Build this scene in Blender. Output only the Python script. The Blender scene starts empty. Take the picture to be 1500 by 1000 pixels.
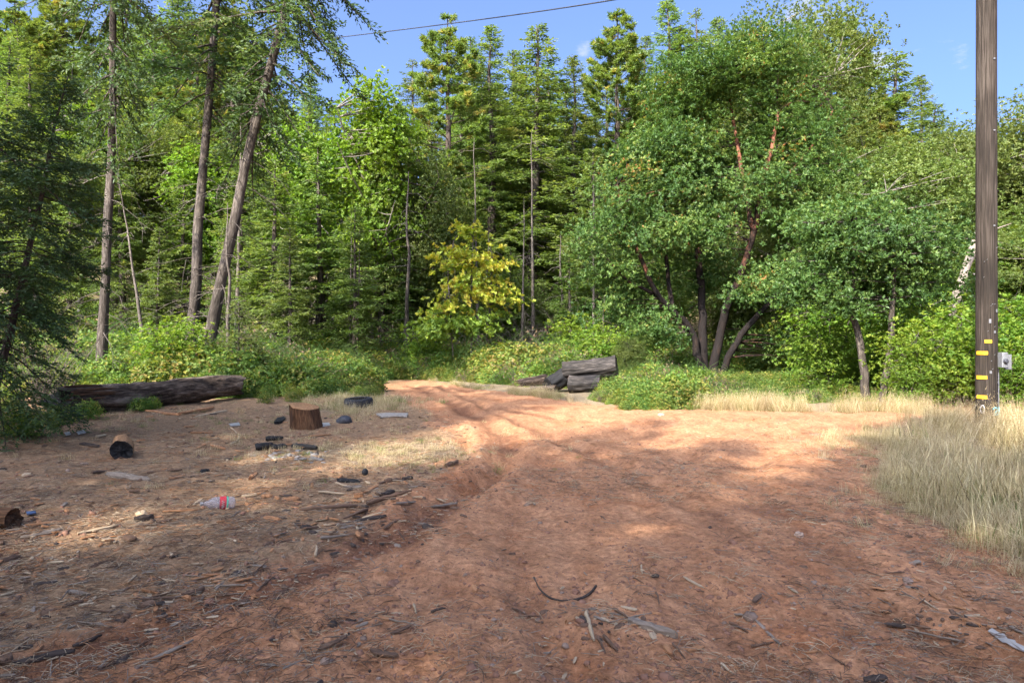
import bpy, math, random
import numpy as np
from mathutils import Vector, Matrix, Euler

SC = bpy.context.scene
R = math.radians
# ----------------------------------------------------------------------------- camera, sky, sun, exposure
CAM_H = 1.5
cam_d = bpy.data.cameras.new('camera'); cam = bpy.data.objects.new('camera', cam_d)
SC.collection.objects.link(cam)
cam.location = (0, 0, CAM_H); cam.rotation_euler = (R(90), 0, 0)
cam_d.lens = 24; cam_d.sensor_width = 36; cam_d.clip_start = 0.05; cam_d.clip_end = 3000
SC.camera = cam

SUN_EL = R(38); SUN_H = (-0.545, -0.8385)          # horizontal direction towards the sun: left and a little behind
SKY_STRENGTH, SUN_STRENGTH, EXPOSURE = 0.099, 2.1, 2.75
world = bpy.data.worlds.new('World'); SC.world = world; world.use_nodes = True
def build_sky():
    nt = world.node_tree; N = nt.nodes; L = nt.links; N.clear()
    out = N.new('ShaderNodeOutputWorld'); bg = N.new('ShaderNodeBackground')
    sky = N.new('ShaderNodeTexSky'); sky.sky_type = 'NISHITA'; sky.sun_disc = False
    sky.sun_elevation = SUN_EL; sky.sun_rotation = math.atan2(SUN_H[0], SUN_H[1])
    sky.altitude = 450; sky.air_density = 0.46; sky.dust_density = 10.0; sky.ozone_density = 7.5
    tc = N.new('ShaderNodeTexCoord')
    nz = N.new('ShaderNodeTexNoise'); nz.inputs['Scale'].default_value = 22; nz.inputs['Detail'].default_value = 7
    nz.inputs['Roughness'].default_value = 0.62
    mp = N.new('ShaderNodeMapping'); mp.inputs['Scale'].default_value = (1, 1, 2.2); mp.inputs['Rotation'].default_value = (0, R(25), 0)
    L.new(tc.outputs['Generated'], mp.inputs['Vector']); L.new(mp.outputs[0], nz.inputs['Vector'])
    acc = None
    def pix(x, y): return Vector(((x-750)/1000, 1, (500-y)/1000)).normalized()
    puffs = [(pix(1190, -8), .085, 1.0), (pix(858, 74), .026, .8), (pix(1411, 80), .022, .6), (pix(1285, 98), .055, 1.0), (pix(1130, -20), .06, .8),
             (Vector((.9, .2, .5)).normalized(), .12, 1.), (Vector((.5, -.6, .6)).normalized(), .14, 1.), (Vector((-.6, .3, .8)).normalized(), .1, 1.),
             (Vector((-.9, -.3, .4)).normalized(), .12, 1.)]
    for d, r, a in puffs:
        vd = N.new('ShaderNodeVectorMath'); vd.operation = 'DISTANCE'; vd.inputs[1].default_value = d
        L.new(tc.outputs['Generated'], vd.inputs[0])
        mr = N.new('ShaderNodeMapRange'); mr.inputs['From Min'].default_value = r; mr.inputs['From Max'].default_value = 0
        mr.inputs['To Max'].default_value = a
        L.new(vd.outputs['Value'], mr.inputs['Value'])
        if acc is None: acc = mr.outputs[0]
        else:
            m = N.new('ShaderNodeMath'); m.operation = 'MAXIMUM'; L.new(acc, m.inputs[0]); L.new(mr.outputs[0], m.inputs[1]); acc = m.outputs[0]
    k2 = N.new('ShaderNodeMath'); k2.operation = 'MULTIPLY_ADD'; k2.inputs[1].default_value = 2.6; k2.inputs[2].default_value = -1.75; L.new(nz.outputs['Fac'], k2.inputs[0])
    ad = N.new('ShaderNodeMath'); ad.operation = 'ADD'; L.new(acc, ad.inputs[0]); L.new(k2.outputs[0], ad.inputs[1])
    m2 = N.new('ShaderNodeMapRange'); m2.interpolation_type = 'SMOOTHSTEP'
    m2.inputs['From Min'].default_value = .0; m2.inputs['From Max'].default_value = .75; m2.inputs['To Max'].default_value = .8
    L.new(ad.outputs[0], m2.inputs['Value'])
    mx = N.new('ShaderNodeMix'); mx.data_type = 'RGBA'; mx.inputs['B'].default_value = (1.5, 1.55, 1.65, 1)
    L.new(m2.outputs[0], mx.inputs['Factor']); L.new(sky.outputs[0], mx.inputs['A'])
    bg.inputs['Strength'].default_value = SKY_STRENGTH
    L.new(mx.outputs['Result'], bg.inputs['Color']); L.new(bg.outputs[0], out.inputs['Surface'])
build_sky()
sl = bpy.data.lights.new('sun', 'SUN'); sl.energy = SUN_STRENGTH; sl.angle = R(0.53); sl.color = (1, .93, .82)
sun = bpy.data.objects.new('sun', sl); SC.collection.objects.link(sun)
sv = Vector((SUN_H[0]*math.cos(SUN_EL), SUN_H[1]*math.cos(SUN_EL), math.sin(SUN_EL)))
sun.rotation_euler = sv.to_track_quat('Z', 'Y').to_euler(); sun.location = (-30, -20, 40)
SC.view_settings.view_transform = 'Standard'; SC.view_settings.look = 'None'
SC.view_settings.exposure = EXPOSURE; SC.view_settings.gamma = 1; SC.view_settings.use_curve_mapping = False
SC.render.engine = 'CYCLES'
cy = SC.cycles
cy.max_bounces = 7; cy.diffuse_bounces = 4; cy.glossy_bounces = 2; cy.transmission_bounces = 5; cy.transparent_max_bounces = 6
cy.caustics_reflective = False; cy.caustics_refractive = False; cy.sample_clamp_indirect = 3
cy.use_denoising = True

# ----------------------------------------------------------------------------- numpy helpers
def rng_(s): return np.random.default_rng(s)
def _hash(ix, iy, s):
    h = (ix.astype(np.int64)*374761393 + iy.astype(np.int64)*668265263 + s*1442695041) & 0xffffffff
    h = ((h ^ (h >> 13))*1274126177) & 0xffffffff
    h = h ^ (h >> 16)
    return (h & 0xffff)/65535.0
def vnoise(x, y, s=0):
    x = np.asarray(x, float); y = np.asarray(y, float)
    ix = np.floor(x); iy = np.floor(y); fx = x-ix; fy = y-iy
    u = fx*fx*(3-2*fx); v = fy*fy*(3-2*fy)
    a = _hash(ix, iy, s); b = _hash(ix+1, iy, s); c = _hash(ix, iy+1, s); d = _hash(ix+1, iy+1, s)
    return (a+(b-a)*u+(c-a)*v+(a-b-c+d)*u*v)*2-1
def fbm(x, y, o=4, s=0, g=.5):
    t = 0; a = 1; f = 1
    for k in range(o):
        t = t+a*vnoise(np.asarray(x)*f+17.3*k, np.asarray(y)*f-9.1*k, s+k*7); a *= g; f *= 2.03
    return t
def sstep(a, b, x):
    t = np.clip((np.asarray(x, float)-a)/(b-a), 0, 1); return t*t*(3-2*t)
def unit(v): return v/np.maximum(np.linalg.norm(v, axis=-1, keepdims=True), 1e-9)
def poly_dist(x, y, pts):
    best = np.full(np.shape(x), 1e9); par = np.zeros(np.shape(x)); acc = 0
    for (ax, ay), (bx, by) in zip(pts[:-1], pts[1:]):
        dx, dy = bx-ax, by-ay; l2 = dx*dx+dy*dy
        t = np.clip(((x-ax)*dx+(y-ay)*dy)/l2, 0, 1)
        d = np.hypot(x-ax-t*dx, y-ay-t*dy); m = d < best
        best = np.where(m, d, best); par = np.where(m, acc+t*math.sqrt(l2), par); acc += math.sqrt(l2)
    return best, par
def in_poly(x, y, pts):
    ins = np.zeros(np.shape(x), bool); n = len(pts)
    for i in range(n):
        x1, y1 = pts[i]; x2, y2 = pts[(i+1) % n]
        c = ((y1 > y) != (y2 > y)) & (x < (x2-x1)*(y-y1)/((y2-y1) if y2 != y1 else 1e-9)+x1)
        ins ^= c
    return ins

class MB:
    """collects vertices / faces (numpy) and links them as one mesh"""
    def __init__(s): s.v = []; s.f = {}; s.n = 0; s.t = []
    def add(s, v, f, tint=0.5, mat=0, smooth=True):
        v = np.asarray(v, float).reshape(-1, 3); f = np.asarray(f, np.int64)
        s.v.append(v); s.t.append(np.broadcast_to(np.asarray(tint, float), (len(v),)))
        s.f.setdefault((f.shape[1], mat, smooth), []).append(f+s.n); s.n += len(v)
    def mesh(s, name, mats):
        me = bpy.data.meshes.new(name)
        V = np.concatenate(s.v); T = np.concatenate(s.t)
        loops = []; tot = []; mi = []; sm = []
        for (k, m, b), fl in s.f.items():
            F = np.concatenate(fl); loops.append(F.ravel()); tot.append(np.full(len(F), k)); mi.append(np.full(len(F), m)); sm.append(np.full(len(F), b))
        loops = np.concatenate(loops); tot = np.concatenate(tot); mi = np.concatenate(mi); sm = np.concatenate(sm)
        me.vertices.add(len(V)); me.vertices.foreach_set('co', V.astype(np.float32).ravel())
        me.loops.add(len(loops)); me.loops.foreach_set('vertex_index', loops.astype(np.int32))
        me.polygons.add(len(tot)); st = np.concatenate([[0], np.cumsum(tot)[:-1]])
        me.polygons.foreach_set('loop_start', st.astype(np.int32)); me.polygons.foreach_set('loop_total', tot.astype(np.int32))
        me.polygons.foreach_set('material_index', mi.astype(np.int32)); me.polygons.foreach_set('use_smooth', sm.astype(bool))
        a = me.attributes.new('tint', 'FLOAT', 'POINT'); a.data.foreach_set('value', T.astype(np.float32))
        for m in (mats if isinstance(mats, (list, tuple)) else [mats]): me.materials.append(m)
        me.update(calc_edges=True); me.validate()
        return me

def tube(mb, pts, rad, n=6, tint=.5, mat=0, cap=True, wob=0, seed=0):
    P = np.asarray(pts, float); m = len(P); rad = np.broadcast_to(np.asarray(rad, float), (m,))
    T = np.zeros_like(P); T[1:-1] = P[2:]-P[:-2]; T[0] = P[1]-P[0]; T[-1] = P[-1]-P[-2]; T = unit(T)
    ref = np.array([0, 0, 1.]) if abs(T[:, 2]).mean() < .8 else np.array([1., 0, 0])
    A = unit(np.cross(T, ref)); B = np.cross(T, A)
    a = np.arange(n)/n*2*math.pi
    rr = rad[:, None]*np.ones((m, n))
    if wob:
        rr = rr*(1+wob*fbm(np.cos(a)[None, :]*1.6+seed+np.zeros((m, 1)), np.sin(a)[None, :]*1.6+np.arange(m)[:, None]*.35, 3, seed))
    V = P[:, None, :]+rr[..., None]*(np.cos(a)[None, :, None]*A[:, None, :]+np.sin(a)[None, :, None]*B[:, None, :])
    i = np.arange(m-1)[:, None]*n; j = np.arange(n)[None, :]; k = (j+1) % n
    F = np.stack([i+j, i+k, i+n+k, i+n+j], -1).reshape(-1, 4)
    mb.add(V.reshape(-1, 3), F, tint, mat)
    tint = float(np.mean(tint))
    if cap:
        for q, c in ((0, P[0]), (m-1, P[-1])):
            ring = V[q]; vv = np.vstack([ring, c]); jj = np.arange(n)
            mb.add(vv, np.stack([jj, (jj+1) % n, np.full(n, n)], -1), tint, mat)

def cards(mb, P, D, N, L, W, tint, fold=.18, mat=0):
    """leaf blades: four-cornered, slightly folded along the midrib"""
    D = unit(D); S = unit(np.cross(D, N)); M = np.cross(S, D)
    L = np.asarray(L)[:, None]; W = np.asarray(W)[:, None]
    a = P; b = P+D*L*.45+S*W*.5+M*W*fold; c = P+D*L; d = P+D*L*.45-S*W*.5+M*W*fold
    V = np.stack([a, b, c, d], 1).reshape(-1, 3); n = len(P)
    mb.add(V, np.arange(4*n).reshape(n, 4), np.repeat(np.asarray(tint), 4), mat, False)
def needles(mb, P, D, N, L, W, tint, mat=0):
    D = unit(D); S = unit(np.cross(D, N)); L = np.asarray(L)[:, None]; W = np.asarray(W)[:, None]
    V = np.stack([P+S*W*.5, P-S*W*.5, P+D*L], 1).reshape(-1, 3); n = len(P)
    mb.add(V, np.arange(3*n).reshape(n, 3), np.repeat(np.asarray(tint), 3), mat, False)

# ----------------------------------------------------------------------------- object helpers
def link(o, parent=None):
    SC.collection.objects.link(o)
    if parent: o.parent = parent
    return o
def tag(o, label, cat, group=None, kind=None):
    if label: o['label'] = label
    if cat: o['category'] = cat
    if group: o['group'] = group
    if kind: o['kind'] = kind
    return o
def thing(name, label, cat, loc=(0, 0, 0), rot=(0, 0, 0), group=None, scale=1):
    o = bpy.data.objects.new(name, None); o.location = loc; o.rotation_euler = rot; o.scale = (scale,)*3
    o.empty_display_size = .2
    return tag(link(o), label, cat, group)
def part(name, mb, mats, parent=None):
    me = mb.mesh(name, mats) if isinstance(mb, MB) else mb
    return link(bpy.data.objects.new(name, me), parent)

# ----------------------------------------------------------------------------- materials
def mat_new(name):
    m = bpy.data.materials.new(name); m.use_nodes = True
    nt = m.node_tree; nt.nodes.clear()
    return m, nt.nodes, nt.links
def ramp(N, stops):
    r = N.new('ShaderNodeValToRGB'); e = r.color_ramp.elements
    e[0].position = stops[0][0]; e[0].color = (*stops[0][1], 1); e[1].position = stops[-1][0]; e[1].color = (*stops[-1][1], 1)
    for p, c in stops[1:-1]:
        x = e.new(p); x.color = (*c, 1)
    return r
def leaf_mat(name, stops, trans=.35, rough=.5, spec=.3, var=.12, tcol=(1.25, 1.25, .55)):
    m, N, L = mat_new(name)
    out = N.new('ShaderNodeOutputMaterial'); pb = N.new('ShaderNodeBsdfPrincipled'); tr = N.new('ShaderNodeBsdfTranslucent')
    at = N.new('ShaderNodeAttribute'); at.attribute_name = 'tint'
    oi = N.new('ShaderNodeObjectInfo')
    r = ramp(N, stops); L.new(at.outputs['Fac'], r.inputs[0])
    hs = N.new('ShaderNodeHueSaturation')
    mr = N.new('ShaderNodeMapRange'); mr.inputs['To Min'].default_value = 1-var*1.6; mr.inputs['To Max'].default_value = 1+var*1.6
    L.new(oi.outputs['Random'], mr.inputs['Value']); L.new(mr.outputs[0], hs.inputs['Value'])
    m2 = N.new('ShaderNodeMapRange'); m2.inputs['To Min'].default_value = .5-var*.14; m2.inputs['To Max'].default_value = .5+var*.14
    L.new(oi.outputs['Random'], m2.inputs['Value']); L.new(m2.outputs[0], hs.inputs['Hue'])
    L.new(r.outputs[0], hs.inputs['Color'])
    pb.inputs['Roughness'].default_value = rough; pb.inputs['Specular IOR Level'].default_value = spec
    L.new(hs.outputs[0], pb.inputs['Base Color'])
    tm = N.new('ShaderNodeMix'); tm.data_type = 'RGBA'; tm.blend_type = 'MULTIPLY'; tm.inputs['Factor'].default_value = 1
    tm.inputs['B'].default_value = (*tcol, 1); L.new(hs.outputs[0], tm.inputs['A']); L.new(tm.outputs['Result'], tr.inputs['Color'])
    mx = N.new('ShaderNodeMixShader'); mx.inputs[0].default_value = trans
    L.new(pb.outputs[0], mx.inputs[1]); L.new(tr.outputs[0], mx.inputs[2]); L.new(mx.outputs[0], out.inputs['Surface'])
    return m
def rough_mat(name, stops, scale=(6, 6, 1.2), noise=3.0, detail=8, bump=.5, dist=.03, rough=.9, spec=.2, tint_mix=0):
    """bark, wood, stone: stretched noise colour and relief in the object's own space"""
    m, N, L = mat_new(name)
    out = N.new('ShaderNodeOutputMaterial'); pb = N.new('ShaderNodeBsdfPrincipled')
    tc = N.new('ShaderNodeTexCoord'); mp = N.new('ShaderNodeMapping'); mp.inputs['Scale'].default_value = scale
    oi = N.new('ShaderNodeObjectInfo')
    L.new(tc.outputs['Object'], mp.inputs['Vector'])
    va = N.new('ShaderNodeVectorMath'); va.operation = 'ADD'
    sc = N.new('ShaderNodeVectorMath'); sc.operation = 'SCALE'; sc.inputs[0].default_value = (13, 7, 5)
    L.new(oi.outputs['Random'], sc.inputs['Scale'])
    L.new(mp.outputs[0], va.inputs[0]); L.new(sc.outputs[0], va.inputs[1])
    nz = N.new('ShaderNodeTexNoise'); nz.inputs['Scale'].default_value = noise; nz.inputs['Detail'].default_value = detail; nz.inputs['Roughness'].default_value = .65
    L.new(va.outputs[0], nz.inputs['Vector'])
    n2 = N.new('ShaderNodeTexNoise'); n2.inputs['Scale'].default_value = .6; n2.inputs['Detail'].default_value = 3
    L.new(tc.outputs['Object'], n2.inputs['Vector'])
    ma = N.new('ShaderNodeMath'); ma.operation = 'MULTIPLY_ADD'; ma.inputs[1].default_value = .55
    L.new(n2.outputs['Fac'], ma.inputs[0]); 
    ms = N.new('ShaderNodeMath'); ms.operation = 'SUBTRACT'; ms.inputs[1].default_value = .275
    L.new(nz.outputs['Fac'], ms.inputs[0]); L.new(ms.outputs[0], ma.inputs[2])
    src = ma.outputs[0]
    if tint_mix:
        at = N.new('ShaderNodeAttribute'); at.attribute_name = 'tint'
        m3 = N.new('ShaderNodeMath'); m3.operation = 'MULTIPLY_ADD'; m3.inputs[1].default_value = tint_mix
        sb = N.new('ShaderNodeMath'); sb.operation = 'SUBTRACT'; sb.inputs[1].default_value = .5
        L.new(at.outputs['Fac'], sb.inputs[0]); L.new(sb.outputs[0], m3.inputs[0]); L.new(src, m3.inputs[2]); src = m3.outputs[0]
    r = ramp(N, stops); L.new(src, r.inputs[0]); L.new(r.outputs[0], pb.inputs['Base Color'])
    bp = N.new('ShaderNodeBump'); bp.inputs['Strength'].default_value = bump; bp.inputs['Distance'].default_value = dist
    L.new(nz.outputs['Fac'], bp.inputs['Height']); L.new(bp.outputs[0], pb.inputs['Normal'])
    pb.inputs['Roughness'].default_value = rough; pb.inputs['Specular IOR Level'].default_value = spec
    L.new(pb.outputs[0], out.inputs['Surface'])
    return m
def plain_mat(name, col, rough=.6, metal=0, spec=.4, var=.15, scale=20, trans=0):
    m, N, L = mat_new(name)
    out = N.new('ShaderNodeOutputMaterial'); pb = N.new('ShaderNodeBsdfPrincipled')
    tc = N.new('ShaderNodeTexCoord'); nz = N.new('ShaderNodeTexNoise'); nz.inputs['Scale'].default_value = scale; nz.inputs['Detail'].default_value = 5
    L.new(tc.outputs['Object'], nz.inputs['Vector'])
    r = ramp(N, [(.3, tuple(c*(1-var) for c in col)), (.7, tuple(min(1, c*(1+var)) for c in col))])
    L.new(nz.outputs['Fac'], r.inputs[0]); L.new(r.outputs[0], pb.inputs['Base Color'])
    pb.inputs['Roughness'].default_value = rough; pb.inputs['Metallic'].default_value = metal; pb.inputs['Specular IOR Level'].default_value = spec
    pb.inputs['Transmission Weight'].default_value = trans
    L.new(pb.outputs[0], out.inputs['Surface'])
    return m

M = {}
M['fir'] = leaf_mat('fir_needles', [(0, (.06, .105, .026)), (.5, (.125, .18, .042)), (.85, (.195, .245, .06)), (1, (.26, .25, .085))], 0.5)
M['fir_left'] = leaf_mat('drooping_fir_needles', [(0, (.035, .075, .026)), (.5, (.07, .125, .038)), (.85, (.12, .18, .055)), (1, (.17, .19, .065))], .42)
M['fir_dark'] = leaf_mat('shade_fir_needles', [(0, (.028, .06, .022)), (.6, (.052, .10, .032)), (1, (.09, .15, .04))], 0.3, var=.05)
M['pine'] = leaf_mat('pine_needles', [(0, (.08, .125, .026)), (.5, (.155, .20, .044)), (.82, (.22, .235, .055)), (1, (.34, .26, .075))], 0.5)
M['madrone'] = leaf_mat('madrone_leaf', [(0, (.038, .088, .024)), (.5, (.085, .155, .036)), (.85, (.165, .23, .05)), (.97, (.25, .25, .06)), (1, (.34, .15, .045))], 0.42, rough=.46, spec=.3, var=.02)
M['oak'] = leaf_mat('oak_leaf', [(0, (.07, .115, .03)), (.5, (.14, .185, .045)), (.9, (.22, .245, .075)), (1, (.30, .26, .085))], 0.5, var=.1)
M['maple'] = leaf_mat('maple_leaf', [(0, (.085, .17, .02)), (.5, (.15, .24, .028)), (1, (.25, .31, .04))], 0.5, var=.05)
M['maple_yellow'] = leaf_mat('yellow_maple_leaf', [(0, (.13, .22, .035)), (.5, (.27, .35, .045)), (.85, (.44, .44, .06)), (1, (.47, .38, .06))], .42, var=.02)
M['bramble'] = leaf_mat('bramble_leaf', [(0, (.055, .11, .026)), (.5, (.115, .19, .038)), (.8, (.19, .26, .05)), (.94, (.31, .31, .06)), (1, (.30, .24, .065))], 0.5, var=.12)
M['dead_leaf'] = leaf_mat('dry_leaf', [(0, (.10, .065, .035)), (1, (.20, .13, .07))], .2, var=.1)
M['straw'] = leaf_mat('dry_grass_blade', [(0, (.15, .115, .05)), (.25, (.30, .23, .105)), (.5, (.45, .355, .185)), (.75, (.54, .44, .245)), (1, (.62, .53, .33))], .3, rough=.6, var=.08, tcol=(1, .95, .8))
M['grass'] = leaf_mat('green_grass_blade', [(0, (.08, .13, .03)), (.7, (.16, .2, .05)), (1, (.4, .34, .17))], .3, var=.08)
M['bark_fir'] = rough_mat('fir_bark', [(.3, (.020, .016, .012)), (.5, (.062, .050, .040)), (.72, (.17, .142, .115))], (7, 7, 1.1))
M['bark_dark'] = rough_mat('dark_bark', [(.25, (.018, .014, .011)), (.55, (.06, .045, .035)), (.8, (.13, .10, .08))], (7, 7, 1.3))
M['bark_grey'] = rough_mat('grey_bark', [(.25, (.09, .078, .062)), (.55, (.22, .19, .155)), (.8, (.36, .32, .27))], (7, 7, 1.6))
M['twig'] = rough_mat('grey_dead_twig', [(.2, (.11, .09, .07)), (.8, (.27, .225, .18))], (9, 9, 2), bump=.2)
M['twig_dark'] = rough_mat('brown_grey_bark', [(.3, (.035, .028, .022)), (.5, (.10, .082, .066)), (.72, (.20, .17, .14))], (9, 9, 2), bump=.3)
M['madrone_bark'] = rough_mat('madrone_bark', [(.25, (.012, .009, .008)), (.48, (.028, .017, .012)), (.66, (.16, .06, .034)), (.9, (.30, .13, .075))], (2.5, 2.5, .9), tint_mix=.55)
M['log_bark'] = rough_mat('fallen_log_bark', [(.3, (.018, .012, .008)), (.5, (.08, .055, .038)), (.72, (.22, .165, .12))], (9, 9, 1.6), bump=1.0, tint_mix=.5)
M['log_grey'] = rough_mat('weathered_log', [(.3, (.010, .009, .008)), (.5, (.038, .033, .029)), (.72, (.12, .10, .088))], (8, 8, 1.2), bump=.8)
M['char'] = rough_mat('charred_wood', [(.3, (.008, .008, .008)), (.7, (.03, .028, .027))], (12, 12, 4), rough=.7, bump=.6, dist=.02)
M['rot'] = rough_mat('rotten_red_wood', [(.3, (.022, .013, .008)), (.5, (.085, .042, .021)), (.7, (.20, .105, .052))], (16, 16, 1.2), bump=.9)
M['cutwood'] = rough_mat('weathered_cut_wood', [(.25, (.13, .065, .03)), (.55, (.30, .165, .08)), (.8, (.44, .28, .15))], (10, 10, 3))
M['chip_orange'] = rough_mat('orange_wood_chip', [(.25, (.18, .08, .035)), (.55, (.36, .18, .085)), (.8, (.50, .29, .15))], (20, 20, 4), dist=.006)
M['chip_pale'] = rough_mat('pale_wood_chip', [(.25, (.23, .165, .10)), (.55, (.40, .30, .19)), (.8, (.56, .45, .31))], (20, 20, 4), dist=.006)
M['chip_grey'] = rough_mat('grey_weathered_wood', [(.25, (.11, .085, .062)), (.55, (.235, .185, .14)), (.8, (.36, .29, .225))], (20, 20, 4), dist=.006)
M['chip_brown'] = rough_mat('brown_wood_chip', [(.25, (.05, .03, .02)), (.55, (.14, .085, .055)), (.8, (.25, .16, .10))], (20, 20, 4), dist=.006)
M['bark_piece'] = rough_mat('dark_bark_piece', [(.25, (.02, .015, .012)), (.55, (.065, .048, .038)), (.8, (.14, .11, .09))], (20, 20, 5), dist=.008)
M['stone'] = rough_mat('field_stone', [(.25, (.13, .085, .06)), (.55, (.25, .175, .13)), (.8, (.38, .29, .22))], (5, 5, 5), dist=.01)
M['stone_pale'] = rough_mat('pale_stone', [(.25, (.24, .16, .11)), (.55, (.36, .26, .185)), (.8, (.48, .37, .28))], (5, 5, 5), dist=.01)
M['clod'] = rough_mat('dirt_clod', [(.25, (.13, .065, .042)), (.55, (.24, .125, .08)), (.8, (.34, .19, .125))], (9, 9, 9), dist=.01)
M['pole'] = rough_mat('creosoted_pole_wood', [(.3, (.009, .007, .0055)), (.5, (.030, .023, .017)), (.72, (.085, .068, .053))], (22, 22, .55), bump=.7, dist=.015)
M['galv'] = plain_mat('galvanised_steel', (.17, .172, .175), .6, .3)
M['rubber'] = plain_mat('black_rubber', (.022, .022, .024), .75, 0, .3, .4)
M['rubber_dust'] = plain_mat('dusty_black_plastic', (.035, .036, .042), .6, 0, .4, .5)
M['yellow'] = plain_mat('yellow_reflector', (.85, .47, .02), .4)
M['teal'] = plain_mat('teal_spray_paint', (.16, .42, .45), .6, var=.3, scale=60)
M['whitepaint'] = plain_mat('white_spray_paint', (.42, .40, .38), .7, var=.3, scale=60)
M['white'] = plain_mat('dirty_white_plastic', (.34, .32, .29), .5, var=.15)
M['board'] = plain_mat('sun_bleached_board', (.27, .24, .205), .7, var=.3)
M['blue'] = plain_mat('blue_plastic_scrap', (.05, .085, .17), .6)
M['wire'] = plain_mat('black_cable', (.03, .03, .032), .5)
M['label_red'] = plain_mat('red_bottle_label', (.42, .03, .04), .4, var=.25, scale=90)
M['label_green'] = plain_mat('green_bottle_band', (.05, .34, .22), .4)
M['ash'] = plain_mat('pale_ash', (.17, .155, .14), .95, var=.4, scale=30)
def clear_plastic():
    m, N, L = mat_new('clear_bottle_plastic')
    out = N.new('ShaderNodeOutputMaterial'); pb = N.new('ShaderNodeBsdfPrincipled'); tr = N.new('ShaderNodeBsdfTransparent')
    pb.inputs['Base Color'].default_value = (.40, .36, .37, 1); pb.inputs['Roughness'].default_value = .22; pb.inputs['Specular IOR Level'].default_value = .8
    mx = N.new('ShaderNodeMixShader'); mx.inputs[0].default_value = .42
    L.new(pb.outputs[0], mx.inputs[2]); L.new(tr.outputs[0], mx.inputs[1]); L.new(mx.outputs[0], out.inputs['Surface'])
    return m
M['clear'] = clear_plastic()

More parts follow.
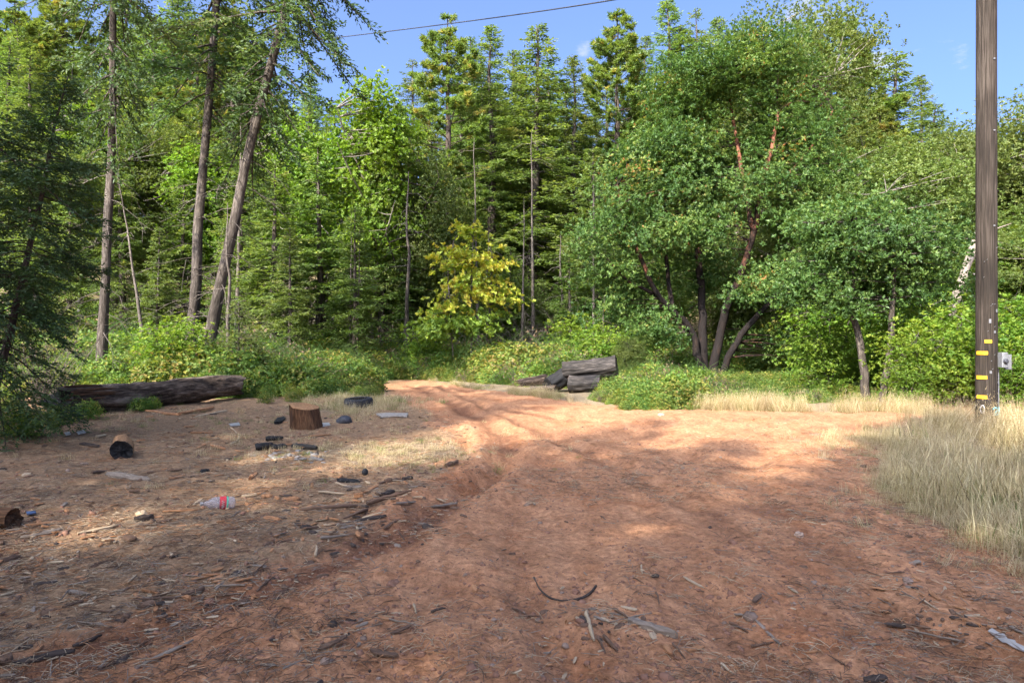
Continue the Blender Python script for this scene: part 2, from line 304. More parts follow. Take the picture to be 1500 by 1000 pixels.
def ground_mat():
    m, N, L = mat_new('red_dirt_ground')
    out = N.new('ShaderNodeOutputMaterial'); pb = N.new('ShaderNodeBsdfPrincipled')
    tc = N.new('ShaderNodeTexCoord')
    def noise(scale, det=8, ro=.6, vec=None):
        n = N.new('ShaderNodeTexNoise'); n.inputs['Scale'].default_value = scale; n.inputs['Detail'].default_value = det; n.inputs['Roughness'].default_value = ro
        L.new(vec or tc.outputs['Object'], n.inputs['Vector']); return n.outputs['Fac']
    def attr(nm):
        a = N.new('ShaderNodeAttribute'); a.attribute_name = nm; return a.outputs['Fac']
    def mix(a, b, f):
        x = N.new('ShaderNodeMix'); x.data_type = 'RGBA'; L.new(f, x.inputs['Factor']); L.new(a, x.inputs['A']); L.new(b, x.inputs['B']); return x.outputs['Result']
    def mr(v, a, b, lo=0, hi=1):
        x = N.new('ShaderNodeMapRange'); x.inputs['From Min'].default_value = a; x.inputs['From Max'].default_value = b
        x.inputs['To Min'].default_value = lo; x.inputs['To Max'].default_value = hi; L.new(v, x.inputs['Value']); return x.outputs[0]
    def math_(op, a, b):
        x = N.new('ShaderNodeMath'); x.operation = op
        for i, v in enumerate((a, b)):
            if isinstance(v, (int, float)): x.inputs[i].default_value = v
            else: L.new(v, x.inputs[i])
        return x.outputs[0]
    mp = N.new('ShaderNodeMapping'); mp.inputs['Scale'].default_value = (1.8, .6, 1); mp.inputs['Rotation'].default_value = (0, 0, R(-12)); L.new(tc.outputs['Object'], mp.inputs['Vector'])
    big = noise(.9, 6, .6); streak = noise(2.2, 7, .65, mp.outputs[0]); mid = noise(9, 8, .7); fine = noise(60, 6, .75); grit = noise(230, 3, .7)
    road = ramp(N, [(.3, (.21, .096, .046)), (.45, (.36, .172, .085)), (.58, (.45, .23, .118)), (.75, (.54, .31, .175))])
    L.new(math_('ADD', math_('MULTIPLY', streak, .55), math_('MULTIPLY', mid, .45)), road.inputs[0])
    red = ramp(N, [(.3, (.24, .08, .03)), (.7, (.42, .17, .07))]); L.new(mid, red.inputs[0])
    c = mix(road.outputs[0], red.outputs[0], mr(big, .54, .70, 0, .75))
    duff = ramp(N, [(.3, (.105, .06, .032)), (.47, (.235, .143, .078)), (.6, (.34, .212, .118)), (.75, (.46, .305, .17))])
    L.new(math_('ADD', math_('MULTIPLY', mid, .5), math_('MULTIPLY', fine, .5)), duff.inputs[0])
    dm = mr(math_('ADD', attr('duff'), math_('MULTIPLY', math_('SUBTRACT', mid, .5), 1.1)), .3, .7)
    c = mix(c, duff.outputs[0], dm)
    str_ = ramp(N, [(.3, (.12, .09, .055)), (.5, (.25, .19, .115)), (.75, (.42, .33, .20))]); L.new(fine, str_.inputs[0])
    c = mix(c, str_.outputs[0], mr(math_('ADD', attr('grassy'), math_('MULTIPLY', math_('SUBTRACT', mid, .5), .9)), .3, .75))
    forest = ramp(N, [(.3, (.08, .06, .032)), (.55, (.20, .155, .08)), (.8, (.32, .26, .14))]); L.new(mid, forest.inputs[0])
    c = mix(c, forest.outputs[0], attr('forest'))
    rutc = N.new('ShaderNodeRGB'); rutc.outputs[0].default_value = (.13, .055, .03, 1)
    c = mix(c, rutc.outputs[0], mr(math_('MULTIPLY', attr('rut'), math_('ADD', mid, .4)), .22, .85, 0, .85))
    # scattered fibres, needles and pale grit
    vo = N.new('ShaderNodeTexVoronoi'); vo.inputs['Scale'].default_value = 75; L.new(tc.outputs['Object'], vo.inputs['Vector'])
    palec = N.new('ShaderNodeRGB'); palec.outputs[0].default_value = (.46, .36, .27, 1)
    c = mix(c, palec.outputs[0], math_('MULTIPLY', mr(vo.outputs['Distance'], .20, .10), mr(mid, .42, .62, 0, .75)))
    darkc = N.new('ShaderNodeRGB'); darkc.outputs[0].default_value = (.06, .038, .028, 1)
    c = mix(c, darkc.outputs[0], math_('MULTIPLY', mr(fine, .56, .66), mr(streak, .36, .64, .6, .1)))
    cr = N.new('ShaderNodeTexNoise'); cr.inputs['Scale'].default_value = 22; cr.inputs['Detail'].default_value = 5; cr.inputs['Roughness'].default_value = .7; L.new(tc.outputs['Object'], cr.inputs['Vector'])
    hv = N.new('ShaderNodeHueSaturation'); L.new(mr(cr.outputs['Fac'], .34, .66, .66, 1.3), hv.inputs['Value']); L.new(c, hv.inputs['Color']); c = hv.outputs[0]
    L.new(c, pb.inputs['Base Color']); pb.inputs['Roughness'].default_value = .95; pb.inputs['Specular IOR Level'].default_value = .15
    h = math_('ADD', math_('MULTIPLY', cr.outputs['Fac'], .9), math_('ADD', math_('MULTIPLY', grit, .08), math_('MULTIPLY', mid, .5)))
    bp = N.new('ShaderNodeBump'); bp.inputs['Strength'].default_value = .9; bp.inputs['Distance'].default_value = .04
    L.new(h, bp.inputs['Height']); L.new(bp.outputs[0], pb.inputs['Normal'])
    L.new(pb.outputs[0], out.inputs['Surface'])
    return m
M['ground'] = ground_mat()

# ----------------------------------------------------------------------------- ground
RUTS = [([(-2.6, 2.6), (-1.85, 3.6), (-1.42, 4.05), (-.95, 5), (-.55, 6.5), (-.15, 8.3), (-.03, 10), (-.45, 12.5), (-1.6, 17), (-3.4, 23)], .18, .08),
        ([(.5, 2.2), (.24, 3), (.06, 4.05), (-.03, 5), (-.04, 5.4)], .10, .035),
        ([(1.3, 8.2), (.95, 9.6), (.5, 11.4), (-.2, 13.6), (-1.0, 17), (-2.6, 23)], .12, .05),
        ([(-3.6, 3.0), (-2.6, 3.9), (-1.9, 4.8), (-1.3, 5.9), (-.85, 7.2), (-.55, 8.6), (-.7, 10.5), (-1.3, 13)], .10, .035),
        ([(2.9, 2.3), (2.2, 3.6), (1.75, 5), (1.5, 6.6), (1.35, 8.6), (.9, 10.6), (.1, 13)], .12, .035),
        ([(2.3, 2.2), (2.15, 4), (2.3, 6), (2.8, 8), (3.6, 9.8), (5, 11), (7, 11.9)], .2, .035),
        ([(1.3, 2.2), (1.1, 4), (1.25, 6), (1.9, 8.3), (3, 10.4), (5, 12.1)], .16, .025),
        ([(1.9, 12.6), (1.2, 13.2), (.3, 14.2), (-.6, 15.6)], .14, .06)]
GRASS_R = [(3.05, 3.2), (3.25, 5.2), (3.55, 7.2), (4.6, 8.6), (4.9, 10.4), (6.3, 11.7), (8.5, 13.2), (18, 16), (18, 1)]
ROAD_L = [(-2.75, 2.0), (-1.95, 3.5), (-1.42, 4.15), (-1.0, 5.1), (-.65, 6.6), (-.55, 8.3), (-.8, 10), (-1.2, 12.5), (-2.4, 17), (-4.3, 23), (-5.6, 26)]
FAR_EDGE = [(-3.4, 26.5), (-1.6, 22), (.3, 18.5), (1.6, 16.6), (2.8, 14.6), (4.2, 14), (6.5, 13.2), (8.5, 13.2)]
def macro(X, Y):
    X = np.asarray(X, float); Y = np.asarray(Y, float)
    z = .05*fbm(X*.22, Y*.22, 3, 3)
    z = z+.10*sstep(-2.6, -6.5, X)*sstep(30, 12, Y)*sstep(0, 4, Y)                 # left flat a little higher
    z = z+.14*np.exp(-((X-5.0)/2.6)**2-((Y-12.4)/1.7)**2)                          # crown of the right-hand branch
    z = z+.03*sstep(4, 8, X)*sstep(3, 11, Y)*sstep(22, 14, Y)                      # grassy verge
    z = z+.11*np.maximum(0, -X-7)*sstep(14, 22, Y)*sstep(60, 30, -X)*1.0*sstep(-2, 1, (-X-7))
    z = z+.26*np.maximum(0, Y-40)*sstep(38, 46, Y)*sstep(260, 120, Y)+sstep(120, 260, Y)*18
    return z
def micro(X, Y):
    X = np.asarray(X, float); Y = np.asarray(Y, float)
    near = sstep(45, 18, np.hypot(X, Y))
    z = .030*fbm(X*.9, Y*.9, 3, 11)+.020*fbm(X*3.1, Y*3.1, 3, 12)+.010*fbm(X*11, Y*11, 3, 13)
    z = z+.007*np.abs(fbm(X*5+9, Y*2.2, 3, 15))
    for pts, w, dep in RUTS:
        d, s = poly_dist(X, Y, pts)
        d = d+.05*fbm(X*2.5, Y*2.5, 2, 21)
        v = (.6+.6*vnoise(s*.9, s*0+dep*100, 5))*(1-.5*sstep(9, 13, Y))
        z = z+.007*np.sin(s*52+d*22)*np.exp(-(d/(w*.9))**4)*(vnoise(s*.6+dep*30, s*0, 8) > -.2)
        z = z-1.9*dep*v*np.exp(-(d/w)**2)+dep*1.0*v*np.exp(-((d-2.1*w)/(w*.8))**2)
    return z*near
def hz(X, Y): return macro(X, Y)+micro(X, Y)
def hz1(x, y): return float(hz(np.array([x]), np.array([y]))[0])
def gp(px, py):
    """the spot on the ground that the photograph shows at pixel (px, py)"""
    dx, dz = (px-750)/1000., (500-py)/1000.
    t = 1.5/max(-dz, .02)
    for _ in range(12):
        z = hz1(dx*t, t); t += ((CAM_H-z)/max(-dz, .02)-t)*.6
    return Vector((dx*t, t, hz1(dx*t, t)))

def build_ground():
    px = np.linspace(640, 40, 400); rr = np.concatenate([[.35, .8, 1.4, 1.9], 1500/px, np.geomspace(38.5, 900, 70)])
    th = np.concatenate([np.linspace(-48, 48, 520), np.linspace(51, 309, 70)])
    th = np.radians(th); nr, na = len(rr), len(th)
    Rr, T = np.meshgrid(rr, th, indexing='ij')
    X = Rr*np.sin(T); Y = Rr*np.cos(T); X = X.ravel(); Y = Y.ravel()
    Z = hz(X, Y)
    V = np.stack([X, Y, Z], -1)
    i = np.arange(nr-1)[:, None]*na; j = np.arange(na)[None]; k = (j+1) % na
    F = np.stack([i+j, i+na+j, i+na+k, i+k], -1).reshape(-1, 4)
    mb = MB(); mb.add(np.vstack([V, [[0, 0, hz1(0, 0)]]]), F)
    jj = np.arange(na); mb.f[(3, 0, True)] = [np.stack([jj, (jj+1) % na, np.full(na, nr*na)], -1)]
    me = mb.mesh('ground', M['ground'])
    Xa = np.append(X, 0); Ya = np.append(Y, 0)
    w = .25*fbm(Xa*.8, Ya*.8, 3, 31)
    dl, _ = poly_dist(Xa, Ya, ROAD_L)
    # left of the road's left bank: duff
    xl = np.interp(Ya, [p[1] for p in ROAD_L], [p[0] for p in ROAD_L])
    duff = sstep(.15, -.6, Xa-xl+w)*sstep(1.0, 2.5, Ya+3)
    gr = in_poly(Xa, Ya, GRASS_R); dg, _ = poly_dist(Xa, Ya, GRASS_R)
    grassy = sstep(-.5, .9, np.where(gr, dg, -dg)+w*.8)
    ye = np.interp(Xa, [p[0] for p in FAR_EDGE], [p[1] for p in FAR_EDGE])
    grassy = np.maximum(grassy, sstep(.15, .8, Ya-ye+w)*(Xa > -3.3)*(Xa < 9))
    pale = np.exp(-((Xa+1.6)/1.3)**2-((Ya-9.4)/.9)**2)+.8*np.exp(-((Xa+4)/1.1)**2-((Ya-15)/1.4)**2)
    grassy = np.maximum(grassy, np.clip(pale*1.0, 0, .62))
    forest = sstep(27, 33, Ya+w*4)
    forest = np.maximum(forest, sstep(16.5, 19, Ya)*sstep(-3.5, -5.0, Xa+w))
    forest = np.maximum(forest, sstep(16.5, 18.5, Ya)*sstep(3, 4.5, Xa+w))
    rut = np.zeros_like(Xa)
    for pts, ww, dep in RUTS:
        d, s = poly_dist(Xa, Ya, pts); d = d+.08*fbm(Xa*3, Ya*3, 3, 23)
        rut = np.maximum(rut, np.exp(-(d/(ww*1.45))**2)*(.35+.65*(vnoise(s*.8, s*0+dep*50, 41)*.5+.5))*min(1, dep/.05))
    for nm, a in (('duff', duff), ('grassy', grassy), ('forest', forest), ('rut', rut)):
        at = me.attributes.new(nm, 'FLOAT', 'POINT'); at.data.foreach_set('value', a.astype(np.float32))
    o = part('ground', me, None)
    tag(o, 'red brown dirt clearing with ruts, running up into the forest', 'ground', kind='structure')
build_ground()

# ----------------------------------------------------------------------------- scattering of uncountable cover
def scatter(name, label, cat, protos, P, rot, scl, pid):
    col = bpy.data.collections.new(name+'_kinds')
    for i, me in enumerate(protos):
        o = bpy.data.objects.new('%s_kind_%s' % (name, 'abcdefghijkl'[i]), me); col.objects.link(o)
    me = bpy.data.meshes.new(name); n = len(P)
    me.vertices.add(n); me.vertices.foreach_set('co', np.asarray(P, np.float32).ravel())
    a = me.attributes.new('rot', 'FLOAT_VECTOR', 'POINT'); a.data.foreach_set('vector', np.asarray(rot, np.float32).ravel())
    a = me.attributes.new('scl', 'FLOAT', 'POINT'); a.data.foreach_set('value', np.asarray(scl, np.float32))
    a = me.attributes.new('pid', 'INT', 'POINT'); a.data.foreach_set('value', np.asarray(pid, np.int32))
    o = link(bpy.data.objects.new(name, me))
    ng = bpy.data.node_groups.new(name, 'GeometryNodeTree')
    ng.interface.new_socket('Geometry', in_out='INPUT', socket_type='NodeSocketGeometry'); ng.interface.new_socket('Geometry', in_out='OUTPUT', socket_type='NodeSocketGeometry')
    N, L = ng.nodes, ng.links
    gi = N.new('NodeGroupInput'); go = N.new('NodeGroupOutput')
    ci = N.new('GeometryNodeCollectionInfo'); ci.inputs['Collection'].default_value = col; ci.inputs['Separate Children'].default_value = True; ci.inputs['Reset Children'].default_value = True
    ip = N.new('GeometryNodeInstanceOnPoints'); ip.inputs['Pick Instance'].default_value = True
    def na(nm, t):
        x = N.new('GeometryNodeInputNamedAttribute'); x.data_type = t; x.inputs['Name'].default_value = nm
        return [s for s in x.outputs if s.enabled][0]
    L.new(gi.outputs[0], ip.inputs['Points']); L.new(ci.outputs[0], ip.inputs['Instance'])
    L.new(na('pid', 'INT'), ip.inputs['Instance Index']); L.new(na('rot', 'FLOAT_VECTOR'), ip.inputs['Rotation']); L.new(na('scl', 'FLOAT'), ip.inputs['Scale'])
    L.new(ip.outputs[0], go.inputs[0])
    md = o.modifiers.new('scatter', 'NODES'); md.node_group = ng
    return tag(o, label, cat, kind='stuff')
def pts_in(poly, n, r):
    p = np.array(poly); lo, hi = p.min(0), p.max(0); out = []
    while sum(len(a) for a in out) < n:
        q = lo+(hi-lo)*r.random((n*2, 2)); out.append(q[in_poly(q[:, 0], q[:, 1], poly)])
    return np.concatenate(out)[:n]
def tilt(r, n, s=.15):
    return np.stack([r.normal(0, s, n), r.normal(0, s, n), r.random(n)*6.283], -1)

# ----------------------------------------------------------------------------- plant builders
def frame_of(D):
    ref = np.where(np.abs(D[:, 2:3]) < .9, np.array([[0, 0, 1.]]), np.array([[1., 0, 0]]))
    A = unit(np.cross(D, ref)); return A, np.cross(D, A)
def rosettes(mb, C, AX, k, L, W, tint, r, spread=.55, mat=0):
    """k leaves fanning out round each shoot tip"""
    n = len(C); A, B = frame_of(AX)
    C = np.repeat(C, k, 0); AXr = np.repeat(AX, k, 0); A = np.repeat(A, k, 0); B = np.repeat(B, k, 0)
    a = r.random(n*k)*6.283; e = np.clip(r.normal(spread, .35, n*k), -.5, 1.3)
    out = np.cos(a)[:, None]*A+np.sin(a)[:, None]*B
    D = unit(out*np.cos(e)[:, None]+AXr*np.sin(e)[:, None]); Nn = unit(AXr*np.cos(e)[:, None]-out*np.sin(e)[:, None]+r.normal(0, .25, (n*k, 3)))
    s = r.uniform(.7, 1.2, n*k)
    t = np.clip(np.repeat(tint, k)+r.normal(0, .12, n*k), 0, 1)
    cards(mb, C+D*.015, D, Nn, L*s, W*s, t, mat=mat)

def conifer(seed, H, Rad, base, style='fir', dens=7., card=.16, cw=.045, lean=0, droop=.35, one_side=None, dead=True, r0=None, bare=0., mat_bark='bark_fir', mat_leaf='fir', gap=.12, spray=1., bw=1.):
    r = rng_(seed); wood = MB(); fol = MB(); dm = MB()
    r0 = r0 or H*.0105+.03
    m = 16; hs = np.linspace(-.3, H, m); ft = np.clip(hs/H, 0, 1)
    wx = np.cumsum(r.normal(0, .035, m))*H/20; wy = np.cumsum(r.normal(0, .035, m))*H/20
    ax = np.stack([wx-wx[1]+lean*hs, wy-wy[1], hs], -1)
    rad = r0*(1-ft)**.85+.012; rad[:2] *= (1.35, 1.15)
    tube(wood, ax, rad, 12, wob=.12, seed=seed)
    def axis(h): return np.stack([np.interp(h, hs, ax[:, i]) for i in range(3)], -1)
    nb = int((H-base)*dens); u = np.sort(r.random(nb)**(.9)); h = base+(H-base-.15)*u
    az = np.arange(nb)*2.39996+r.normal(0, .4, nb)
    if style == 'fir': prof = (1-u)**.72*np.minimum(1, .55+u*2.2); pitch = np.interp(u, [0, .4, .8, 1], [R(-22), R(-8), R(16), R(50)])
    elif style == 'pine': prof = np.minimum(1, (1-u)**.6*1.15)*np.minimum(1, .5+u*2); pitch = np.interp(u, [0, .5, 1], [R(-5), R(12), R(48)])
    else: prof = (1-u)**.9; pitch = np.interp(u, [0, 1], [R(5), R(45)])
    pitch = pitch+r.normal(0, .17, nb)
    Lb = Rad*prof*r.uniform(.45, 1.15, nb)+.18
    if one_side is not None: Lb *= 1+.45*np.cos(az-one_side)
    keep = (vnoise(np.cos(az)*1.7+seed, u*H*.45, seed) > -1+gap*4*.5)
    tw = []; dv = r.uniform(.3, 1.9, nb)
    for i in range(nb):
        if not keep[i]: continue
        b = axis(np.array([h[i]]))[0]; d = np.array([math.cos(az[i]), math.sin(az[i]), 0]); L = Lb[i]
        s = np.linspace(0, 1, 6); side = np.array([-d[1], d[0], 0])*r.normal(0, .12)
        P = b+d*L*s[:, None]*math.cos(pitch[i])+side*L*(s**2)[:, None]
        P[:, 2] += L*s*math.sin(pitch[i])-droop*L*(s**1.6)*(1-u[i])*dv[i]+(.14*L*s**4 if style != 'pine' else .3*L*s**2.5)
        tube(wood, P, np.linspace(.012+.011*L, .004, 6)*bw, 4, cap=False)
        if style == 'pine': nt = int(3+L*4.5*spray); st = 1-r.random(nt)**1.3*.6
        else: nt = int(5+L*8.5*spray); st = bare+(1-bare)*(1-r.random(nt)**1.15*.85)
        pos = np.stack([np.interp(st, s, P[:, c]) for c in range(3)], -1)
        sg = np.where(r.random(nt) < .5, -1, 1); ang = R(50)*sg*r.uniform(.5, 1.2, nt)
        ca, sa = np.cos(ang), np.sin(ang); dx = d[0]*ca-d[1]*sa; dy = d[0]*sa+d[1]*ca
        tl = np.clip(.18+.5*L*(1-st)*r.uniform(.5, 1.2, nt), .15, .85)
        dz = r.normal(-.25, .5, nt) if style != 'pine' else .25+.4*r.random(nt)
        tw.append(np.concatenate([pos, np.stack([dx, dy, np.broadcast_to(dz*(1 if style == 'pine' else (1-.8*u[i])), (nt,))], -1), tl[:, None], np.full((nt, 1), u[i]), np.full((nt, 1), r.normal(0, .16))], 1))
    T = np.concatenate(tw); n = len(T); pos, D, tl, uu, cl = T[:, :3], unit(T[:, 3:6]), T[:, 6], T[:, 7], T[:, 8]
    if style == 'pine':
        k = 26; c = pos+D*tl[:, None]*.8
        P = np.repeat(c, k, 0)+r.normal(0, .05, (n*k, 3)); Dd = unit(np.repeat(D+np.array([0, 0, .35]), k, 0)*.55+r.normal(0, .6, (n*k, 3)))
        t = np.clip(np.repeat(.38+cl+r.normal(0, .12, n), k)+r.normal(0, .1, n*k)+(np.repeat(r.random(n), k) < .07)*.5, 0, 1)
        needles(fol, P, Dd, r.normal(0, 1, (n*k, 3)), r.uniform(.16, .27, n*k), np.full(n*k, cw), t)
    else:
        k = np.maximum(2, (tl/(card*.42)).astype(int)); idx = np.repeat(np.arange(n), k)
        f = np.concatenate([np.arange(a)/a for a in k])
        Dr = D[idx]; P = pos[idx]+Dr*(tl[idx]*f)[:, None]; P[:, 2] -= .12*tl[idx]*f*f
        q = len(P); sg = np.where(np.arange(q) % 2 == 0, 1, -1)
        S = unit(np.cross(Dr, np.array([0, 0, 1.]))+r.normal(0, .3, (q, 3)))
        Dd = unit(Dr*.75+S*sg[:, None]*r.uniform(.3, 1.0, q)[:, None]+r.normal(0, .22, (q, 3))+np.array([0, 0, -.15]))
        Nn = unit(np.array([0, 0, .7])+r.normal(0, .8, (q, 3)))
        t = np.clip(.42+cl[idx]+f*.18+r.normal(0, .12, q), 0, 1)
        cards(fol, P, Dd, Nn, card*r.uniform(.7, 1.25, q), cw*r.uniform(.8, 1.2, q), t, .1)
    nd = 0
    if dead:
        nd = int(base*3.2)
        for i in range(nd):
            hh = r.uniform(.12*base, base+1.5); b = axis(np.array([hh]))[0]; a = r.random()*6.283; L = r.uniform(.4, 1.0)*min(2.0, Rad*.9)
            s = np.linspace(0, 1, 5); d = np.array([math.cos(a), math.sin(a), 0])
            P = b+d*L*s[:, None]; P[:, 2] += -.15*L*s-.35*L*s**2+r.normal(0, .03, 5)*s; P[:, :2] += r.normal(0, .05, (5, 2))*s[:, None]*L
            tube(dm, P, np.linspace(.014, .004, 5), 3, cap=False)
            for q in range(4):
                ss = r.uniform(.25, .95); o = np.array([np.interp(ss, s, P[:, c]) for c in range(3)])
                e = o+unit(d+r.normal(0, .6, 3))*L*.35*np.array([1, 1, .6])-np.array([0, 0, .1*L])
                tube(dm, [o, (o+e)/2+r.normal(0, .02, 3), e], [.007, .005, .003], 3, cap=False)
    k = 'tree%d' % seed
    pr = {'trunk': wood.mesh('trunk', M[mat_bark]), 'crown': fol.mesh('crown', M[mat_leaf])}
    if nd: pr['dead_branches'] = dm.mesh('dead_branches', M['twig_dark'])
    pr['H'] = H
    return pr

def broadleaf(seed, limbs, blobs, leaf=.1, lw=.045, k=7, per=26, sig=.3, mat_bark='bark_grey', mat_leaf='oak', tint=.45, tvar=.14, flat=.7, twig_r=.02, shell=.5, limb_tint=.3, n_side=9, limb_grad=0.):
    r = rng_(seed); wood = MB(); fol = MB(); nodes = []
    for pts, ra, rb in limbs:
        P = np.array(pts, float); s = np.linspace(0, len(P)-1, len(P)*4)
        Q = np.stack([np.interp(s, np.arange(len(P)), P[:, c]) for c in range(3)], -1)
        for _ in range(3): Q[1:-1] = (Q[:-2]+2*Q[1:-1]+Q[2:])/4
        Q[1:-1] += r.normal(0, .018+.1*ra, (len(Q)-2, 3))*.5
        tube(wood, Q, np.linspace(ra, rb, len(Q)), n_side, tint=np.repeat(np.clip(limb_tint+limb_grad*(Q[:, 2]-2.5), 0, 1), n_side), wob=.12, seed=seed)
        nodes.append(Q[len(Q)//4:])
    nodes = np.concatenate(nodes)
    C = []
    for c, rad, n in blobs:
        d = unit(r.normal(0, 1, (n, 3))); q = r.random(n)**shell
        C.append(np.array(c)+d*q[:, None]*np.array(rad))
    C = np.concatenate(C)
    for c in C:
        d = np.linalg.norm((nodes-c)*np.array([1, 1, 1.4]), axis=1)+np.where(nodes[:, 2] > c[2]+.2, 1.5, 0)
        b = nodes[np.argmin(d)]
        mid = (b+c)/2+r.normal(0, .12, 3)+np.array([0, 0, .12*np.linalg.norm(c-b)*r.uniform(-.6, 1)])
        s = np.linspace(0, 1, 5)[:, None]
        P = (1-s)**2*b+2*s*(1-s)*mid+s*s*c
        Lg = np.linalg.norm(c-b)
        tube(wood, P, np.linspace(twig_r*min(1.6, .5+.35*Lg), .006, 5), 4, tint=limb_tint+.25, cap=False)
    n = len(C); ctr = C.mean(0)
    S = np.repeat(C, per, 0)+r.normal(0, sig, (n*per, 3))*np.array([1, 1, flat])
    AX = unit(np.array([0, 0, .7])+unit(S-ctr)*.55+r.normal(0, .4, S.shape))
    t = np.clip(np.repeat(tint+r.normal(0, tvar, n), per)+r.normal(0, .06, n*per), 0, 1)
    rosettes(fol, S, AX, k, leaf, lw, t, r)
    return {'trunk': wood.mesh('trunk', M[mat_bark]), 'crown': fol.mesh('crown', M[mat_leaf]), 'H': float(C[:, 2].max()+sig)}

def plant(name, pr, label, cat, X, Y, H=None, rotz=0, group=None, tiltx=0, tilty=0, sink=.05, wide=1.):
    z = float(macro(np.array([X]), np.array([Y]))[0])-sink
    s = (H/pr['H']) if H else 1
    o = thing(name, label, cat, (X, Y, z), (tiltx, tilty, rotz), group, s)
    o.scale = (s*wide, s*wide, s)
    for k in ('trunk', 'dead_branches', 'crown'):
        if k in pr: part(k, pr[k], None, o)
    return o

# prototypes of the forest conifers
FIR = [conifer(101, 22, 2.6, 5, dens=12, card=.17, cw=.06, spray=1.5), conifer(102, 24, 3.0, 8, dens=11, gap=.15, card=.17, cw=.06, spray=1.5), conifer(103, 18, 2.5, 2.5, dens=13, card=.16, cw=.06, spray=1.5), conifer(104, 12, 2.3, .8, dens=12, card=.17, cw=.075, spray=1.4, dead=False)]
PINE = [conifer(111, 22, 2.4, 8, 'pine', dens=8.5, cw=.06, mat_leaf='pine', mat_bark='bark_dark', droop=.1, spray=2.2),
        conifer(112, 20, 2.7, 4, 'pine', dens=8.5, cw=.06, mat_leaf='pine', mat_bark='bark_dark', droop=.1, spray=2.2)]
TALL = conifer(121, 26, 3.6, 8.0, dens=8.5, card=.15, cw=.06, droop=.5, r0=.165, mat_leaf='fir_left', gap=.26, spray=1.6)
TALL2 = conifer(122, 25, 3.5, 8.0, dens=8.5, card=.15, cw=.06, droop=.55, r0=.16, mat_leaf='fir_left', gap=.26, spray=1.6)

def limbs_generic(seed, H, r0, n=6, spread=.5, base=.3):
    r = rng_(seed); L = []
    ax = [(r.normal(0, .04)*H*t, r.normal(0, .04)*H*t, H*.8*t-.2) for t in np.linspace(0, 1, 5)]
    L.append((ax, r0, r0*.2))
    for i in range(n):
        t = base+(.75-base)*i/max(1, n-1); a = i*2.4+r.normal(0, .3)
        b = np.array([np.interp(t/.8, np.linspace(0, 1, 5), [p[c] for p in ax]) for c in range(3)])
        l = H*spread*(1-.5*t)*r.uniform(.7, 1.1)
        d = np.array([math.cos(a), math.sin(a), 0])
        L.append(([b, b+d*l*.4+[0, 0, l*.2], b+d*l*.75+[0, 0, l*.5], b+d*l+[0, 0, l*.75]], r0*.45*(1-.5*t), r0*.08))
    return L
OAK = [broadleaf(201, limbs_generic(201, 10, .2, 7, .42), [((0, 0, 7.6), (3.0, 3.0, 2.6), 150), ((.6, -.6, 4.6), (2.8, 2.6, 1.6), 60)], .11, .062, 6, 68, .40, 'bark_grey', 'oak'),
       broadleaf(202, limbs_generic(202, 8, .14, 6, .4), [((0, 0, 5.2), (2.3, 2.3, 2.9), 130), ((.3, -.4, 2.4), (1.9, 1.8, 1.3), 40)], .105, .06, 6, 62, .38, 'bark_dark', 'oak', tint=.35)]
OAK.append(broadleaf(203, limbs_generic(203, 15, .2, 10, .24, .25), [((0, 0, 11), (3.4, 3.4, 3.6), 200), ((.5, -.6, 6.3), (3.2, 3.0, 2.0), 90)], .115, .065, 6, 62, .45, 'bark_grey', 'oak', tint=.42))
MAPLE = broadleaf(211, limbs_generic(211, 13, .18, 8, .32), [((0, 0, 10), (2.2, 2.2, 3.0), 120), ((.3, 0, 6.5), (2.2, 2.0, 1.8), 60)], .15, .12, 5, 36, .38, 'bark_grey', 'maple', tint=.5)
HAZEL = [broadleaf(221+i, [([(0, 0, -.1), (.1*c, .1*s, 1), (.4*c, .4*s, 2.2), (.9*c, .9*s, 3.2)], .035, .01) for c, s in [(math.cos(a), math.sin(a)) for a in (0.3, 1.7, 2.9, 4.1, 5.2)]],
                   [((0, 0, 2.3), (1.5, 1.5, 1.5), 70), ((0, -.2, 1.0), (1.4, 1.4, .8), 30)], .115, .085, 5, 18, .32, 'twig_dark', 'maple', tint=.36+.2*i, tvar=.22, flat=.5) for i in range(2)]

# ----------------------------------------------------------------------------- the large trees of the photograph
def px_x(px, Y): return (px-750)/1000*Y
def px_h(py, Y): return CAM_H+(500-py)/1000*Y
def fit(px, ptop, Y):
    X = px_x(px, Y); return X, px_h(ptop, Y)-float(macro(np.array([X]), np.array([Y]))[0])

